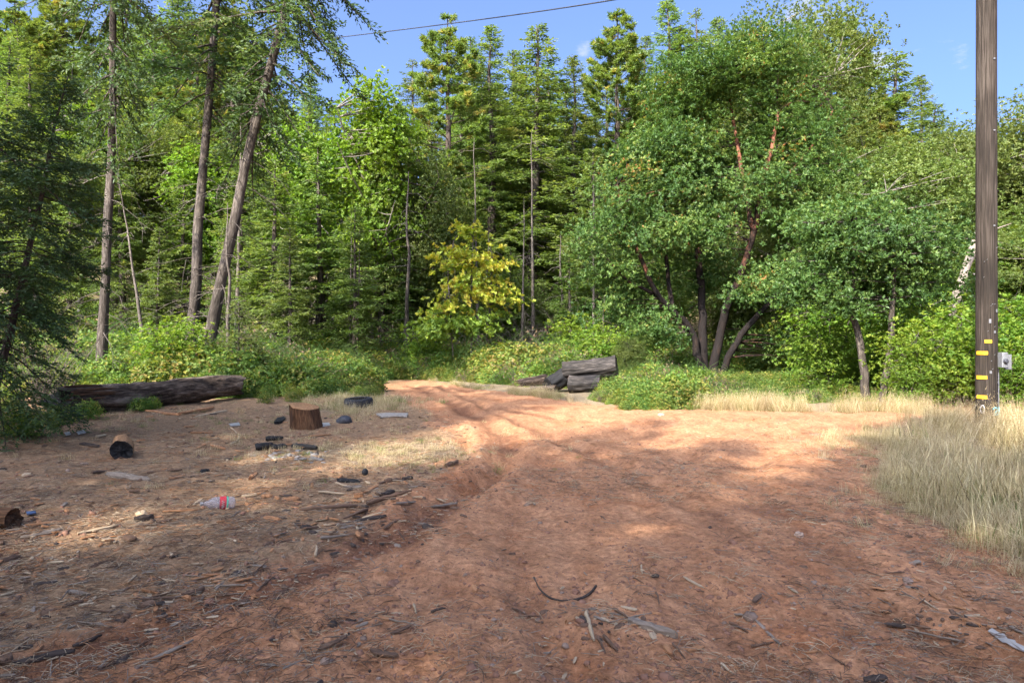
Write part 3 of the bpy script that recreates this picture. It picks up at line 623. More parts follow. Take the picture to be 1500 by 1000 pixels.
# red-barked madrone in the right middle
def build_madrone():
    Y0 = 25.5; X0 = px_x(1040, Y0); z0 = hz1(X0, Y0)
    def p(px, py, dy=0): 
        Y = Y0+dy; return (px_x(px, Y)-X0, dy, px_h(py, Y)-z0)
    limbs = [([(0, 0, -.2), p(1022, 520), p(1015, 480, .2), p(960, 430, -.6), p(940, 380, -.9), p(915, 330, -.9), p(905, 270, -.6)], .16, .035),
             ([(.1, .05, -.2), p(1045, 530), p(1058, 470, .2), p(1085, 400, -.4), p(1105, 340, -.7), p(1112, 290, -.8), p(1135, 200, -.7), p(1140, 160, -.4)], .19, .05),
             ([(.2, 0, -.2), p(1060, 540, -.2), p(1085, 485, -.4), p(1130, 440, -.6), p(1180, 390, -.8), p(1215, 330, -.8)], .16, .04),
             ([(-.1, .1, -.2), p(1028, 500, .4), p(1030, 430, .9), p(1020, 340, 1.2), p(1012, 250, 1.4), p(1010, 170, 1.2)], .2, .05),
             ([p(1105, 340, -.7), p(1095, 290, -.4), p(1085, 240, 0), p(1070, 150, .6), p(1060, 100, .6)], .11, .03),
             ([p(985, 450, -.1), p(975, 380, .5), p(975, 300, .6), p(972, 240, .6)], .09, .03),
             ([p(960, 430, -.3), p(925, 415, -.8), p(900, 390, -1.2)], .07, .02),
             ([p(1112, 290, -.2), p(1160, 250, -.4), p(1200, 200, -.6), p(1220, 160, -.6)], .08, .025)]
    blobs = [(p(1060, 120, .3), (2.2, 2.2, 1.6), 75), (p(1150, 190, -.2), (2.0, 2.2, 1.7), 65), (p(960, 260, 0), (2.2, 2.2, 1.9), 75), (p(905, 340, -.6), (1.5, 1.7, 2.0), 50),
             (p(1050, 270, .9), (2.2, 1.5, 1.6), 50), (p(1205, 290, -.7), (1.9, 2.0, 2.1), 76), (p(1120, 90, .2), (1.8, 1.8, 1.3), 44), (p(1190, 410, -.3), (1.7, 1.6, 1.3), 44), (p(905, 440, .4), (1.3, 1.6, 1.4), 34),
             (p(1010, 390, 1.6), (1.7, 1.0, 1.2), 30), (p(1130, 500, .9), (1.3, 1.0, .8), 20), (p(985, 340, -1.3), (1.0, .6, .8), 14), (p(1120, 270, -1.5), (1.3, .6, 1.2), 14), (p(1100, 420, -1.2), (.9, .5, .7), 9), (p(1030, 330, -1.1), (1.2, .5, .9), 12), (p(950, 480, -1.2), (1.0, .6, .6), 10), (p(985, 200, .2), (1.6, 1.6, 1.3), 40), (p(1000, 130, .2), (1.3, 1.5, 1.2), 30)]
    pr = broadleaf(301, limbs, blobs, .11, .05, 8, 46, .35, 'madrone_bark', 'madrone', tint=.5, tvar=.16, limb_tint=.1, limb_grad=.115, flat=.6)
    o = plant('madrone_tree', pr, 'big red barked broadleaf tree with forked dark trunk in the brambles', 'tree', X0, Y0)
    return o
build_madrone()
# ---- near dark fir at the left edge
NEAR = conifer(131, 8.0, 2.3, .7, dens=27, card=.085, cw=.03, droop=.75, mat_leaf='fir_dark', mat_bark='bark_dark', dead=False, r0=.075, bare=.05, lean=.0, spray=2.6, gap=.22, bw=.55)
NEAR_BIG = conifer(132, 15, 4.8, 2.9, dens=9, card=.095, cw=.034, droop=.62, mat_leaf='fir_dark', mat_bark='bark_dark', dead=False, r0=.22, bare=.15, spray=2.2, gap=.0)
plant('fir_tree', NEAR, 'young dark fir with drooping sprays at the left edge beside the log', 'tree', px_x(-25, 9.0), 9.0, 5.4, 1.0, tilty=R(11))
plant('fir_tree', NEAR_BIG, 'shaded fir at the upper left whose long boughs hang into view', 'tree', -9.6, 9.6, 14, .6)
def trunk_tree(pr, px0, py0, px1, Y, H, label, rotz, wide=1.):
    X0 = px_x(px0, Y); X1 = px_x(px1, Y); z0 = float(macro(np.array([X0]), np.array([Y]))[0]); ztop = px_h(0, Y)
    a = math.atan2(X1-X0, ztop-px_h(py0, Y))
    o = plant('fir_tree', pr, label, 'tree', X0-(px_h(py0, Y)-z0)*math.tan(a), Y, H, rotz, wide=wide)
    q = Euler((0, a, 0)).to_matrix() @ Euler((0, 0, rotz)).to_matrix(); o.rotation_euler = q.to_euler()
    return o
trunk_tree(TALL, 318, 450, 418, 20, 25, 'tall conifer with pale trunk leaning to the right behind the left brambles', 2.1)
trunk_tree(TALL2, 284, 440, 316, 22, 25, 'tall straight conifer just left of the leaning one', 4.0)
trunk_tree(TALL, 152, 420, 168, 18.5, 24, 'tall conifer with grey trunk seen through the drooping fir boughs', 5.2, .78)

# ---- named forest trees (pixel of the trunk, pixel of the top, distance)
named = [
 ('pine_tree', PINE[0], 655, 25, 42, 'slim pine with yellowish tufts and bare dark trunk, alone against the sky', 1.35),
 ('fir_tree', FIR[0], 720, 36, 44, 'tall green fir right of the slim yellow tufted pine', 1.6),
 ('fir_tree', FIR[2], 778, 36, 45, 'broad bushy fir in the middle of the skyline', 1.75),
 ('fir_tree', FIR[0], 838, 82, 47, 'pointed fir left of the small white cloud', 1.5),
 ('fir_tree', FIR[1], 604, 86, 58, 'distant fir top left of the slim yellow tufted pine', 1.5),
 ('fir_tree', FIR[2], 688, 56, 66, 'small distant fir top between the slim pine and the tall green fir', 1.2),
 ('pine_tree', PINE[1], 903, 24, 52, 'open tufted pine right of the small white cloud', 1.35),
 ('fir_tree', FIR[0], 975, 0, 54, 'very tall fir whose tip touches the top edge of the photo', 1.6),
 ('fir_tree', FIR[1], 1022, 12, 56, 'tall dark fir behind the top of the red barked tree', 1.5),
 ('pine_tree', PINE[1], 1232, 40, 40, 'rounded yellow green pine top right of the red barked tree', 1.7),
 ('fir_tree', FIR[2], 1312, 72, 38, 'broad grey green conifer under the white cloud at right', 1.8),
 ('fir_tree', FIR[2], 1378, 150, 40, 'lower conifer at the right end of the skyline before the pole', 1.7),
 ('pine_tree', PINE[1], 1290, 165, 31, 'yellow tipped pine low among the oaks at right', 1.6),
]
for i, (nm, pr, px, pt, Y, lab, wd) in enumerate(named):
    X, H = fit(px, pt, Y); plant(nm, pr, lab, 'tree', X, Y, H, i*1.7, wide=wd)
# ---- broadleaf individuals
X, H = fit(545, 115, 33); plant('maple_tree', MAPLE, 'bright lime green maple lit by the sun among dark firs', 'tree', X, 33, H, .5, wide=.95)
X, H = fit(1165, 4, 33); plant('oak_tree', OAK[2], 'tall blue green broadleaf crown rising above the red barked tree', 'tree', X, 33, H, .7, wide=.9)
X, H = fit(1330, 200, 23); plant('oak_tree', OAK[0], 'pale olive oak with a rounded crown left of the utility pole', 'tree', X, 23.5, H, 1.2, wide=1.1)
X, H = fit(1495, 140, 24); plant('oak_tree', OAK[0], 'yellow green oak cut by the right edge behind the pole', 'tree', X, 24, H, 3.0)
X, H = fit(600, 200, 33); plant('oak_tree', OAK[1], 'dark limbed oak with arching branch below the lime green maple', 'tree', X, 34, H, 2.0, wide=.9)

def sky_row(r):
    for i, (px, pt, Y, pr) in enumerate([(582, 150, 56, FIR[2]), (630, 112, 54, FIR[0]), (672, 120, 50, FIR[2]), (703, 90, 53, FIR[0]), (748, 78, 52, FIR[2]), (762, 110, 48, FIR[0]), (808, 92, 54, FIR[2]), (825, 120, 50, FIR[0]), (872, 185, 54, FIR[2]), (885, 95, 57, FIR[0]), (930, 92, 55, FIR[2]), (948, 52, 58, FIR[0]), (1000, 42, 55, FIR[2]), (1050, 25, 58, FIR[0]), (1085, 60, 52, FIR[2]), (1250, 110, 48, FIR[2]), (1275, 120, 50, PINE[1]), (1345, 110, 46, FIR[0]), (1400, 215, 44, FIR[2])]):
        X, H = fit(px, pt, Y)
        plant('fir_tree' if pr in FIR else 'pine_tree', pr, 'conifer of the skyline', 'tree', X, Y, H, r.random()*6.28, 'forest conifers behind the clearing', wide=r.uniform(1.35, 1.8))
# ---- fill of the forest: rows of look-alikes
def fill():
    r = rng_(77); sky_row(r); G = 'forest conifers behind the clearing'; GO = 'broadleaf trees of the forest edge'
    spots = []
    def free(X, Y, d):
        return all((X-a)**2+(Y-b)**2 > d*d for a, b in spots)
    # front rank, shaggy small firs (understorey)
    for px, pt, Y, pr in [(400, 235, 30, FIR[3]), (470, 205, 32, FIR[3]), (520, 300, 29, FIR[3]), (560, 245, 33, FIR[3]), (425, 330, 27, FIR[3]), (620, 330, 36, FIR[3]), (745, 360, 38, FIR[3]), (835, 370, 34, FIR[3]),
                          (870, 215, 36, FIR[3]), (800, 300, 46, FIR[2]), (640, 280, 47, FIR[2]), (230, 330, 27, FIR[3]), (100, 250, 30, FIR[3]), (180, 200, 34, FIR[2]), (350, 200, 34, FIR[2]), (40, 220, 26, FIR[3]), (265, 260, 36, FIR[3])]:
        X, H = fit(px, pt, Y); spots.append((X, Y))
        plant('young_fir', pr, 'shaggy understorey fir at the front of the forest', 'tree', X, Y, H, r.random()*6.28, 'shaggy firs of the understorey', wide=r.uniform(1.15, 1.6))
    # mid rank
    n = 0
    for t in range(600):
        if n >= 36: break
        Y = r.uniform(38, 58); px = r.uniform(-80, 1480); X = px_x(px, Y)
        if not free(X, Y, 3.0) or (540 < px < 900 and Y < 50): continue
        lim = np.interp(px, [-80, 300, 420, 480, 560, 620, 700, 780, 850, 880, 940, 1060, 1200, 1290, 1360, 1410, 1480], [0, -40, 40, 90, 200, 130, 90, 80, 150, 190, 110, 60, 70, 150, 190, 225, 190])
        H = px_h(lim+r.uniform(10, 120), Y)-float(macro(np.array([X]), np.array([Y]))[0])
        if H < 6: continue
        spots.append((X, Y)); n += 1
        pr = [FIR[0], FIR[1], FIR[2], FIR[2], PINE[0], PINE[1]][r.integers(6)]
        plant('fir_tree' if pr in FIR else 'pine_tree', pr, 'tall conifer standing in the dense wall of forest', 'tree', X, Y, H, r.random()*6.28, G, wide=r.uniform(1.3, 1.8))
    n = 0
    for t in range(600):
        if n >= 50: break
        Y = r.uniform(60, 95); px = r.uniform(-100, 1600); X = px_x(px, Y)
        if not free(X, Y, 3.2): continue
        lim = np.interp(px, [-80, 300, 420, 480, 560, 620, 700, 780, 850, 880, 940, 1060, 1200, 1290, 1360, 1410, 1480], [0, -40, 60, 110, 200, 140, 110, 110, 170, 190, 120, 90, 110, 180, 215, 240, 215])
        H = px_h(lim+r.uniform(0, 90), Y)-float(macro(np.array([X]), np.array([Y]))[0])
        H = max(H, 8); spots.append((X, Y)); n += 1
        pr = [FIR[0], FIR[2], PINE[1]][r.integers(3)]
        plant('fir_tree' if pr in FIR else 'pine_tree', pr, 'conifer on the hillside at the back of the forest', 'tree', X, Y, H, r.random()*6.28, 'conifers on the hillside', wide=1.75)
    # broadleaf under and between
    for px, pt, Y, i in [(440, 170, 36, 0), (380, 190, 40, 0), (300, 210, 38, 0), (210, 170, 40, 0), (120, 150, 38, 0), (50, 190, 34, 0), (490, 330, 38, 1), (760, 400, 40, 1), (690, 420, 42, 1),
                         (860, 380, 37, 1), (1230, 330, 25, 1), (1290, 240, 28, 1), (1400, 260, 27, 0), (1440, 300, 22, 1), (1180, 400, 30, 1), (1090, 330, 34, 1), (960, 340, 34, 1), (1210, 190, 30, 0), (1500, 330, 20, 0), (1560, 250, 24, 0), (1420, 180, 36, 0)]:
        X, H = fit(px, pt, Y)
        if H > 10.5: i = 2
        if px in (440, 300, 120, 490, 860): plant('maple_tree', MAPLE, 'small broadleaf tree', 'tree', X, Y, H, r.random()*6.28, GO, wide=r.uniform(.9, 1.2)); continue
        plant('oak_tree', OAK[i], 'small broadleaf tree filling in between the taller trees', 'tree', X, Y, H, r.random()*6.28, GO, wide=r.uniform(1.0, 1.4))
fill()

# yellow maple sapling
def build_yellow():
    Y = 27.5; X0 = px_x(690, Y); z0 = hz1(X0, Y)
    def p(px, py, dy=0): return (px_x(px, Y+dy)-X0, dy, px_h(py, Y+dy)-z0)
    limbs = [([(0, 0, -.1), p(690, 440), p(692, 380), p(694, 320)], .05, .015), ([(-.7, .2, -.1), p(660, 450), p(655, 400), p(665, 350)], .04, .012), ([(.5, .1, -.1), p(718, 440), p(722, 380), p(715, 340)], .04, .012)]
    blobs = [(p(690, 335), (.7, .7, .6), 14), (p(665, 380), (1.0, 1.0, .7), 22), (p(715, 385), (1.0, 1.0, .7), 22), (p(690, 420), (1.5, 1.2, .7), 34), (p(650, 455), (1.0, 1.0, .7), 20), (p(730, 440), (.9, 1, .7), 18)]
    pr = broadleaf(311, limbs, blobs, .17, .14, 5, 7, .26, 'twig_dark', 'maple_yellow', tint=.76, tvar=.2, flat=.3)
    low = broadleaf(312, limbs[:1], [(p(640, 480, -.6), (1.2, 1.0, .5), 26), (p(690, 470, -.4), (1.4, 1.0, .6), 26)], .16, .13, 5, 9, .26, 'twig', 'maple_yellow', tint=.18, tvar=.12, flat=.4)
    o = plant('maple_sapling', pr, 'small maple with yellow autumn leaves in the middle of the clearing edge', 'tree', X0, Y)
    part('lower_leaves', low['crown'], None, o)
build_yellow()
# pale slim trunks at the right with sparse tops
def slim(px0, py0, px1, py1, Y, label, r0, seed, crown=True):
    X0 = px_x(px0, Y); z0 = float(macro(np.array([X0]), np.array([Y]))[0])
    q = lambda px, py, dy=0: (px_x(px, Y)-X0, dy, px_h(py, Y)-z0)
    mx, my = (px0+px1)/2+6, (py0+py1)/2
    limbs = [([(0, 0, -.1), q(mx, my), q(px1, py1), q(px1+6, py1-60), q(px1+2, py1-120)], r0, r0*.35)]
    c = np.array(q(px1, py1-120))
    pr = broadleaf(seed, limbs, [(c+[0, .4, -.3], (2.0, 1.6, 1.0), 50), (c+[.5, .8, -1.3], (1.7, 1.4, .7), 30), (c+[-.9, .5, -1.7], (1.0, .9, .5), 12)], .10, .048, 7, 36, .34, 'bark_fir', 'madrone', tint=.42, flat=.5, limb_tint=.6)
    return plant('oak_tree', pr, label, 'tree', X0, Y)
slim(1270, 592, 1246, 440, 17, 'slim pale trunked tree with a curved stem right of the bramble bank', .11, 321)
slim(1288, 597, 1306, 455, 16.5, 'slim pale trunked tree leaning right beside the curved stem', .10, 322)
def snag():
    Y = 19; X0 = px_x(1352, Y); z0 = float(macro(np.array([X0]), np.array([Y]))[0]); mb = MB()
    q = lambda px, py, dy=0: (px_x(px, Y)-X0, dy, px_h(py, Y)-z0)
    P = np.array([(-.3, 0, -.1), q(1375, 500), q(1398, 440), q(1415, 395), q(1428, 355), q(1446, 310)])
    s = np.linspace(0, 5, 22); P = np.stack([np.interp(s, np.arange(6), P[:, c]) for c in range(3)], -1)+rng_(5).normal(0, .012, (22, 3))
    tube(mb, P, np.linspace(.17, .09, 22), 10, wob=.2, seed=4)
    for a, b in (((1398, 440), (1350, 450)), ((1415, 395), (1432, 420)), ((1428, 355), (1470, 330)), ((1385, 470), (1320, 465))):
        A = np.array(q(*a)); B = np.array(q(*b, -.3)); tube(mb, [A, (A+B)/2+[0, 0, .08], B], [.04, .025, .01], 5)
    o = part('dead_trunk', mb, M['twig']); o.location = (X0, Y, z0)
    tag(o, 'pale dead trunk leaning right, its top hidden behind the pole', 'dead tree')
snag()
# hazel shrubs at right, behind the pole
rr_ = rng_(91)
for px, pt, Y in [(1345, 440, 18), (1395, 470, 16.5), (1440, 450, 17.5), (1490, 430, 16), (1370, 520, 15.5), (1480, 510, 14.6), (1300, 500, 20), (1230, 480, 21), (1530, 470, 15), (1420, 400, 21), (1330, 395, 22), (1465, 390, 20), (1345, 470, 15), (1400, 440, 15.5), (1330, 520, 14.5), (1215, 470, 18.5), (1220, 420, 23), (1270, 400, 24), (1370, 420, 19.5), (1405, 350, 23), (1350, 330, 25), (1310, 460, 22), (1475, 330, 22), (1250, 520, 19.5)]:
    X, H = fit(px, pt, Y)
    plant('hazel_shrub', HAZEL[int(rr_.integers(2))], 'yellow green broadleaved shrub in the thicket around the pole', 'shrub', X, Y, H, rr_.random()*6.28, 'yellow green shrubs around the pole', wide=1.15)
for px, pt, Y, lab in [(880, 470, 24.5, 'light green shrub right behind the stacked logs'), (925, 490, 23, 'bright low shrub between the stacked logs and the red barked tree'), (850, 455, 29, 'broad leaved bush in the shade behind the stacked logs'), (625, 470, 29, 'leafy green bush left of the yellow maple'), (250, 455, 18.5, 'light green bush under the tall left trunks')]:
    X, H = fit(px, pt, Y); plant('shrub', OAK[1] if px == 925 else HAZEL[1], lab, 'shrub', X, Y, H, px*.1, wide=1.2)
X, H = fit(350, 440, 18.5); plant('young_fir', conifer(141, 3, 1.0, .1, dens=34, card=.09, cw=.025, droop=.2, dead=False, mat_leaf='fir', r0=.04, spray=1.2), 'small bushy bright green fir sapling in the left brambles', 'tree', X, 18.5, H)
def r_tilt(i): return float(rng_(700+i).normal(0, .035))
# grey brush: leafless bushes in the understorey
def brush_mesh(seed):
    r = rng_(seed); mb = MB()
    for i in range(46):
        a = r.random()*6.283; l = r.uniform(1.0, 3.0); s = np.linspace(0, 1, 5)[:, None]; d = np.array([math.cos(a), math.sin(a), 0])*r.uniform(.2, .7)
        P = np.array([r.normal(0, .25), r.normal(0, .25), 0])+d*l*s+np.array([0, 0, 1])*l*s-np.array([0, 0, .25])*l*s**2+r.normal(0, .04, (5, 3))*s
        tube(mb, P, np.linspace(.014, .004, 5), 3, cap=False)
        for q in range(5):
            k = r.integers(1, 5); o = P[k]; e = o+unit(d+r.normal(0, .5, 3)+[0, 0, .2])*l*.3
            tube(mb, [o, (o+e)/2+r.normal(0, .03, 3), e], [.006, .004, .003], 3, cap=False)
    return mb.mesh('stems', M['twig_dark'])
BR = [brush_mesh(1), brush_mesh(2)]
for i, (px, py, Y, s) in enumerate([(440, 300, 33, 2.0), (400, 400, 31, 1.2), (540, 420, 32, 1.1), (640, 420, 34, 1.3), (760, 430, 36, 1.4), (840, 430, 32, 1.2), (60, 480, 15, .8), (1480, 470, 20, 1.3), (420, 260, 34, 2.2)]):
    X = px_x(px, Y); o = part('bare_bush', BR[i % 2], None); o.location = (X, Y, float(macro(np.array([X]), np.array([Y]))[0])-.05); o.scale = (s, s, s); o.rotation_euler = (0, 0, i*1.3)
    tag(o, 'leafless grey twiggy bush in the forest understorey', 'bush', 'leafless bushes under the trees')
def bare_trunk(seed, H):
    r = rng_(seed); mb = MB(); z = np.linspace(-.2, H, 14); P = np.stack([np.cumsum(r.normal(0, .03, 14)), np.cumsum(r.normal(0, .03, 14)), z], -1)
    tube(mb, P, np.linspace(.10, .012, 14)**1.0, 8, wob=.15, seed=seed)
    for k in range(26):
        h = r.uniform(1, H-.3); b = np.array([np.interp(h, z, P[:, c]) for c in range(3)]); a = r.random()*6.283; l = r.uniform(.3, 1.3); d = np.array([math.cos(a), math.sin(a), 0])
        tube(mb, [b, b+d*l*.5-[0, 0, .05*l], b+d*l-[0, 0, .4*l]], [.014, .009, .004], 3, cap=False)
    return mb.mesh('bare_tree', M['twig_dark'])
BT = [bare_trunk(1, 9), bare_trunk(2, 12), bare_trunk(3, 7)]
for i, (px, Y, s) in enumerate([(522, 29, .7), (512, 30, .6), (596, 31, 1.3), (640, 36, 1.), (700, 35, 1.), (712, 40, 1.1), (764, 36, 1.), (780, 38, 1.1), (825, 34, 1.), (838, 36, .9), (868, 33, .8), (882, 25, .45), (575, 38, 1.1), (480, 33, .8), (335, 19.3, .75), (215, 25, .8), (345, 30, 1.), (1215, 27, .8)]):
    X = px_x(px, Y); o = part('bare_tree', BT[i % 3], None); o.location = (X, Y, float(macro(np.array([X]), np.array([Y]))[0])); o.scale = (s,)*3; o.rotation_euler = (r_tilt(i), r_tilt(i+40), i*2.1)
    tag(o, 'slim grey bare trunk in the shade of the forest', 'tree', 'slim bare trunks in the shade')
# trees out of frame up-sun, whose shade falls over the foreground
SHADE = []
for sd, p, h, w, i in [(-13, -13.2, 20, 1.5, 0), (-13.5, -11, 19, 1.5, 2), (-13, -8.7, 20.5, 1.4, 0), (-13, -6.6, 14.8, 1.2, 2), (-13, -4.6, 19.6, 1.4, 1), (-13, -2.5, 18.2, 1.4, 2), (-13, -.2, 21.5, 1.5, 0), (-13.2, 2.2, 20.5, 1.5, 2), (-13, 4.6, 22, 1.5, 1), (-13, 7.0, 21, 1.5, 0),
                       (-17, -12, 20, 1.4, 0), (-17, -7.9, 16.5, 1.2, 1), (-15, -8.7, 26.5, 1.0, 1), (-15, -10.6, 28, 1.1, 1), (-10, -.5, 16.5, 1.3, 2), (-10, 2.6, 17, 1.4, 0), (-17, -3.4, 20.5, 1.4, 0), (-17, 1.0, 22, 1.4, 2), (-17, 5.6, 23, 1.4, 0)]:
    SHADE.append((-sd*SUN_H[0]-p*SUN_H[1], -sd*SUN_H[1]+p*SUN_H[0], h, w, i))
for x, y, h, w, i in SHADE:
    plant('fir_tree', FIR[i], 'tall conifer standing outside the photo on its left, shading the dirt road', 'tree', x, y, h, x+y, 'conifers shading the road', wide=w)

# ----------------------------------------------------------------------------- brambles and grass
def bramble_mesh(seed, n=520, yel=0., hgt=.75):
    r = rng_(seed); mb = MB()
    d = unit(r.normal(0, 1, (n, 3))); d[:, 2] = np.abs(d[:, 2]); q = r.random(n)**.4
    C = d*q[:, None]*np.array([.62, .62, hgt])+r.normal(0, .04, (n, 3)); C[:, 2] = np.abs(C[:, 2])+.03
    AX = unit(d*.6+np.array([0, 0, .7])+r.normal(0, .35, (n, 3)))
    t = np.clip(.5+yel+r.normal(0, .17, n)+.25*fbm(C[:, 0]*2+seed, C[:, 1]*2, 2, seed)+(r.random(n) < .012)*.5, 0, 1)
    rosettes(mb, C, AX, 3, .078, .058, t, r, .15)
    for i in range(9):
        a = r.random()*6.283; l = r.uniform(.5, 1.0); s = np.linspace(0, 1, 6)
        P = np.stack([math.cos(a)*l*s, math.sin(a)*l*s, hgt*1.25*np.sin(s*2.6)*r.uniform(.6, 1.1)], -1)
        tube(mb, P, np.linspace(.006, .002, 6), 3, .25, cap=False)
    return mb.mesh('bramble', M['bramble'])
def landmark_labels():
    marks = [(20, 'the left edge'), (160, 'the grey left trunk'), (295, 'the straight tall trunk'), (370, 'the leaning trunk'), (460, 'the dry twiggy bushes'), (545, 'the lime green maple'), (655, 'the slim tufted pine'), (720, 'the tall green fir'), (778, 'the bushy skyline fir'),
             (850, 'the small white cloud'), (905, 'the stacked logs'), (1000, 'the red barked tree'), (1110, 'the red barked crown'), (1165, 'the blue green crown'), (1232, 'the rounded pine'), (1280, 'the two slim pale trunks'), (1330, 'the pale olive oak'), (1405, 'the dead leaning trunk'), (1450, 'the utility pole'), (1500, 'the right edge')]
    kinds = {'forest conifers behind the clearing': 'tall {k} in the forest {w}', 'conifers on the hillside': '{k} far up the hillside {w}', 'shaggy firs of the understorey': 'shaggy young fir {w}',
             'broadleaf trees of the forest edge': 'small broadleaf tree {w}', 'yellow green shrubs around the pole': 'yellow green shrub {w}', 'leafless bushes under the trees': 'leafless grey bush {w}', 'slim bare trunks in the shade': 'slim grey bare trunk {w}'}
    rows = {}
    for o in SC.objects:
        if o.get('group') in kinds and o.location.y > 1:
            px = 750+o.location.x/o.location.y*1000
            m = min(marks, key=lambda q: abs(q[0]-px)); d = px-m[0]
            if px < -10 or px > 1510: w = 'beyond '+('the left edge' if px < 0 else 'the right edge')
            else: w = ('just left of ' if d < -14 else 'just right of ' if d > 14 else 'straight behind ')+m[1]
            rows.setdefault(kinds[o['group']].format(k='pine' if o.name.startswith('pine') else 'fir', w=w), []).append(o)
    for lab, os_ in rows.items():
        os_.sort(key=lambda o: o.location.y)
        for i, o in enumerate(os_):
            o['label'] = lab+('' if len(os_) == 1 else ', the nearest' if i == 0 else ', the farthest' if i == len(os_)-1 else ', in between')
landmark_labels()
def cover():
    r = rng_(55)
    BM = [bramble_mesh(i, 520, y) for i, y in ((1, -.12), (2, 0.), (3, .12), (4, .25))]
    mb = MB(); q = rng_(66)
    for i in range(34):
        a = q.random()*6.283; l = q.uniform(.4, 1.1); t = np.linspace(0, 1, 6); o = q.normal(0, .15, 2)
        P = np.stack([o[0]+math.cos(a)*l*t, o[1]+math.sin(a)*l*t, q.uniform(.5, 1.2)*np.sin(t*q.uniform(1.5, 2.9))*.8], -1); tube(mb, P, np.linspace(.007, .002, 6), 3, cap=False)
        nl = 6; w = P[q.integers(1, 6, nl)]; cards(mb, w+q.normal(0, .02, (nl, 3)), q.normal(0, 1, (nl, 3)), q.normal(0, 1, (nl, 3)), np.full(nl, .07), np.full(nl, .04), q.random(nl), mat=1)
    BM.append(mb.mesh('dead_bramble', [M['twig_dark'], M['dead_leaf']]))
    areas = [('bramble_thicket', 'green bramble bank behind the long fallen log on the left', [(-14, 15.2), (-9.3, 17.2), (-6.6, 16.6), (-3.7, 17.4), (-4.7, 23.5), (-5.8, 27), (-9, 33), (-24, 30), (-18, 18)], 2000, 1.2, 1.2),
             ('bramble_thicket', 'sunlit bramble belt across the far end of the dirt road', [(-9, 27.5), (-6.2, 26.8), (-3.6, 27.4), (-.5, 24.2), (.9, 21.9), (2.6, 21.6), (4, 25), (4.5, 35), (-12, 36)], 1250, 1.25, 1.5),
             ('bramble_thicket', 'bramble mound spilling to the road in front of the red barked tree', [(2.0, 17.6), (2.3, 14.9), (3.1, 14.4), (4.0, 14.6), (5.5, 16.4), (8.5, 16.6), (10, 18), (12, 27), (4.5, 27), (3.2, 21)], 950, 1.1, 1.3),
             ('undergrowth', 'low mixed undergrowth on the forest floor', [(-26, 31), (-9, 34), (4, 36.5), (4, 29), (14, 28), (20, 18), (30, 30), (30, 46), (-34, 46)], 900, 1.5, .8)]
    for nm, lab, poly, n, sc, mul in areas:
        p = pts_in(poly, n, r); z = macro(p[:, 0], p[:, 1])-.05
        dd, _ = poly_dist(p[:, 0], p[:, 1], poly+[poly[0]])
        s = sc*r.uniform(.5, 1.2, n)*(.55+.45*sstep(0, 1.2, dd))*(1+.45*fbm(p[:, 0]*.5, p[:, 1]*.5, 3, 9))
        if 'mound' in lab: s *= np.interp(p[:, 0], [2, 4, 6, 10], [1.0, .85, .55, .5])*np.interp(p[:, 1], [15, 20, 27], [.85, .9, 1.1])
        k = (s > .22) & (fbm(p[:, 0]*.9, p[:, 1]*.9, 3, 171) > -.6); p, z, s = p[k], z[k], s[k]; n = len(s)
        pid = np.clip((1.4+1.3*fbm(p[:, 0]*.3, p[:, 1]*.3, 2, 61)+r.normal(0, .8, n)+(mul-1)*2).round(), 0, 3); pid = np.where(r.random(n) < .06, 4, pid)
        scatter(nm, lab, 'bramble' if nm[0] == 'b' else 'undergrowth', BM, np.stack([p[:, 0], p[:, 1], z], -1), tilt(r, n, .15), s, pid)
    # small bramble sprays on the left flat and over the log
    P = [gp(x, y) for x, y in ((205, 602), (190, 597), (60, 628), (85, 622), (30, 640), (222, 600), (20, 618), (390, 590), (430, 588), (545, 585), (10, 600), (130, 612))]
    scatter('bramble_sprig', 'sprigs of bramble creeping round the long log on the left', 'bramble', BM, np.array(P), tilt(r, len(P)), r.uniform(.28, .5, len(P)), r.integers(0, 4, len(P)))
    # dry grass
    def tuft(seed, n, h, spread, lean, m, tint, wid=.006, seedhead=True):
        q = rng_(seed); mb = MB(); a = q.random(n)*6.283; L = h*q.uniform(.45, 1.15, n)
        b = np.stack([q.normal(0, spread, n), q.normal(0, spread, n), np.zeros(n)-.02], -1)
        ln = np.abs(q.normal(lean, lean*.6, n)); d = np.stack([np.cos(a), np.sin(a), np.zeros(n)], -1); S = np.stack([-np.sin(a), np.cos(a), np.zeros(n)], -1)
        up = np.array([0, 0, 1.]); t = np.clip(tint+q.normal(0, .27, n), 0, 1)
        k = np.sqrt(np.maximum(.05, 1-np.minimum(ln, .95)**2))
        m1 = b+d*(ln*L*.3)[:, None]+up*(k*L*.55)[:, None]; m2 = b+d*(ln*L*.95)[:, None]+up*(k*L)[:, None]-up*(.12*ln*L)[:, None]
        w = wid*q.uniform(.7, 1.5, n)[:, None]
        V = np.stack([b-S*w*.5, b+S*w*.5, m1+S*w*.4, m1-S*w*.4, m2], 1).reshape(-1, 3)
        i = np.arange(n)[:, None]*5
        mb.add(V, i+np.array([[0, 1, 2, 3]]), np.repeat(t, 5), 0, False); mb.f[(3, 0, False)] = [i+np.array([[3, 2, 4]])]
        if seedhead:
            kx = q.random(n) < .4; P = m2[kx]; nn = len(P); P3 = np.repeat(P, 4, 0)+q.normal(0, .012, (nn*4, 3))*np.array([1, 1, 3])
            cards(mb, P3, unit(q.normal(0, .5, (nn*4, 3))+up), q.normal(0, 1, (nn*4, 3)), np.full(nn*4, .028), np.full(nn*4, .009), np.clip(np.repeat(t[kx], 4)+.1, 0, 1))
        return mb.mesh('tuft', M[m])
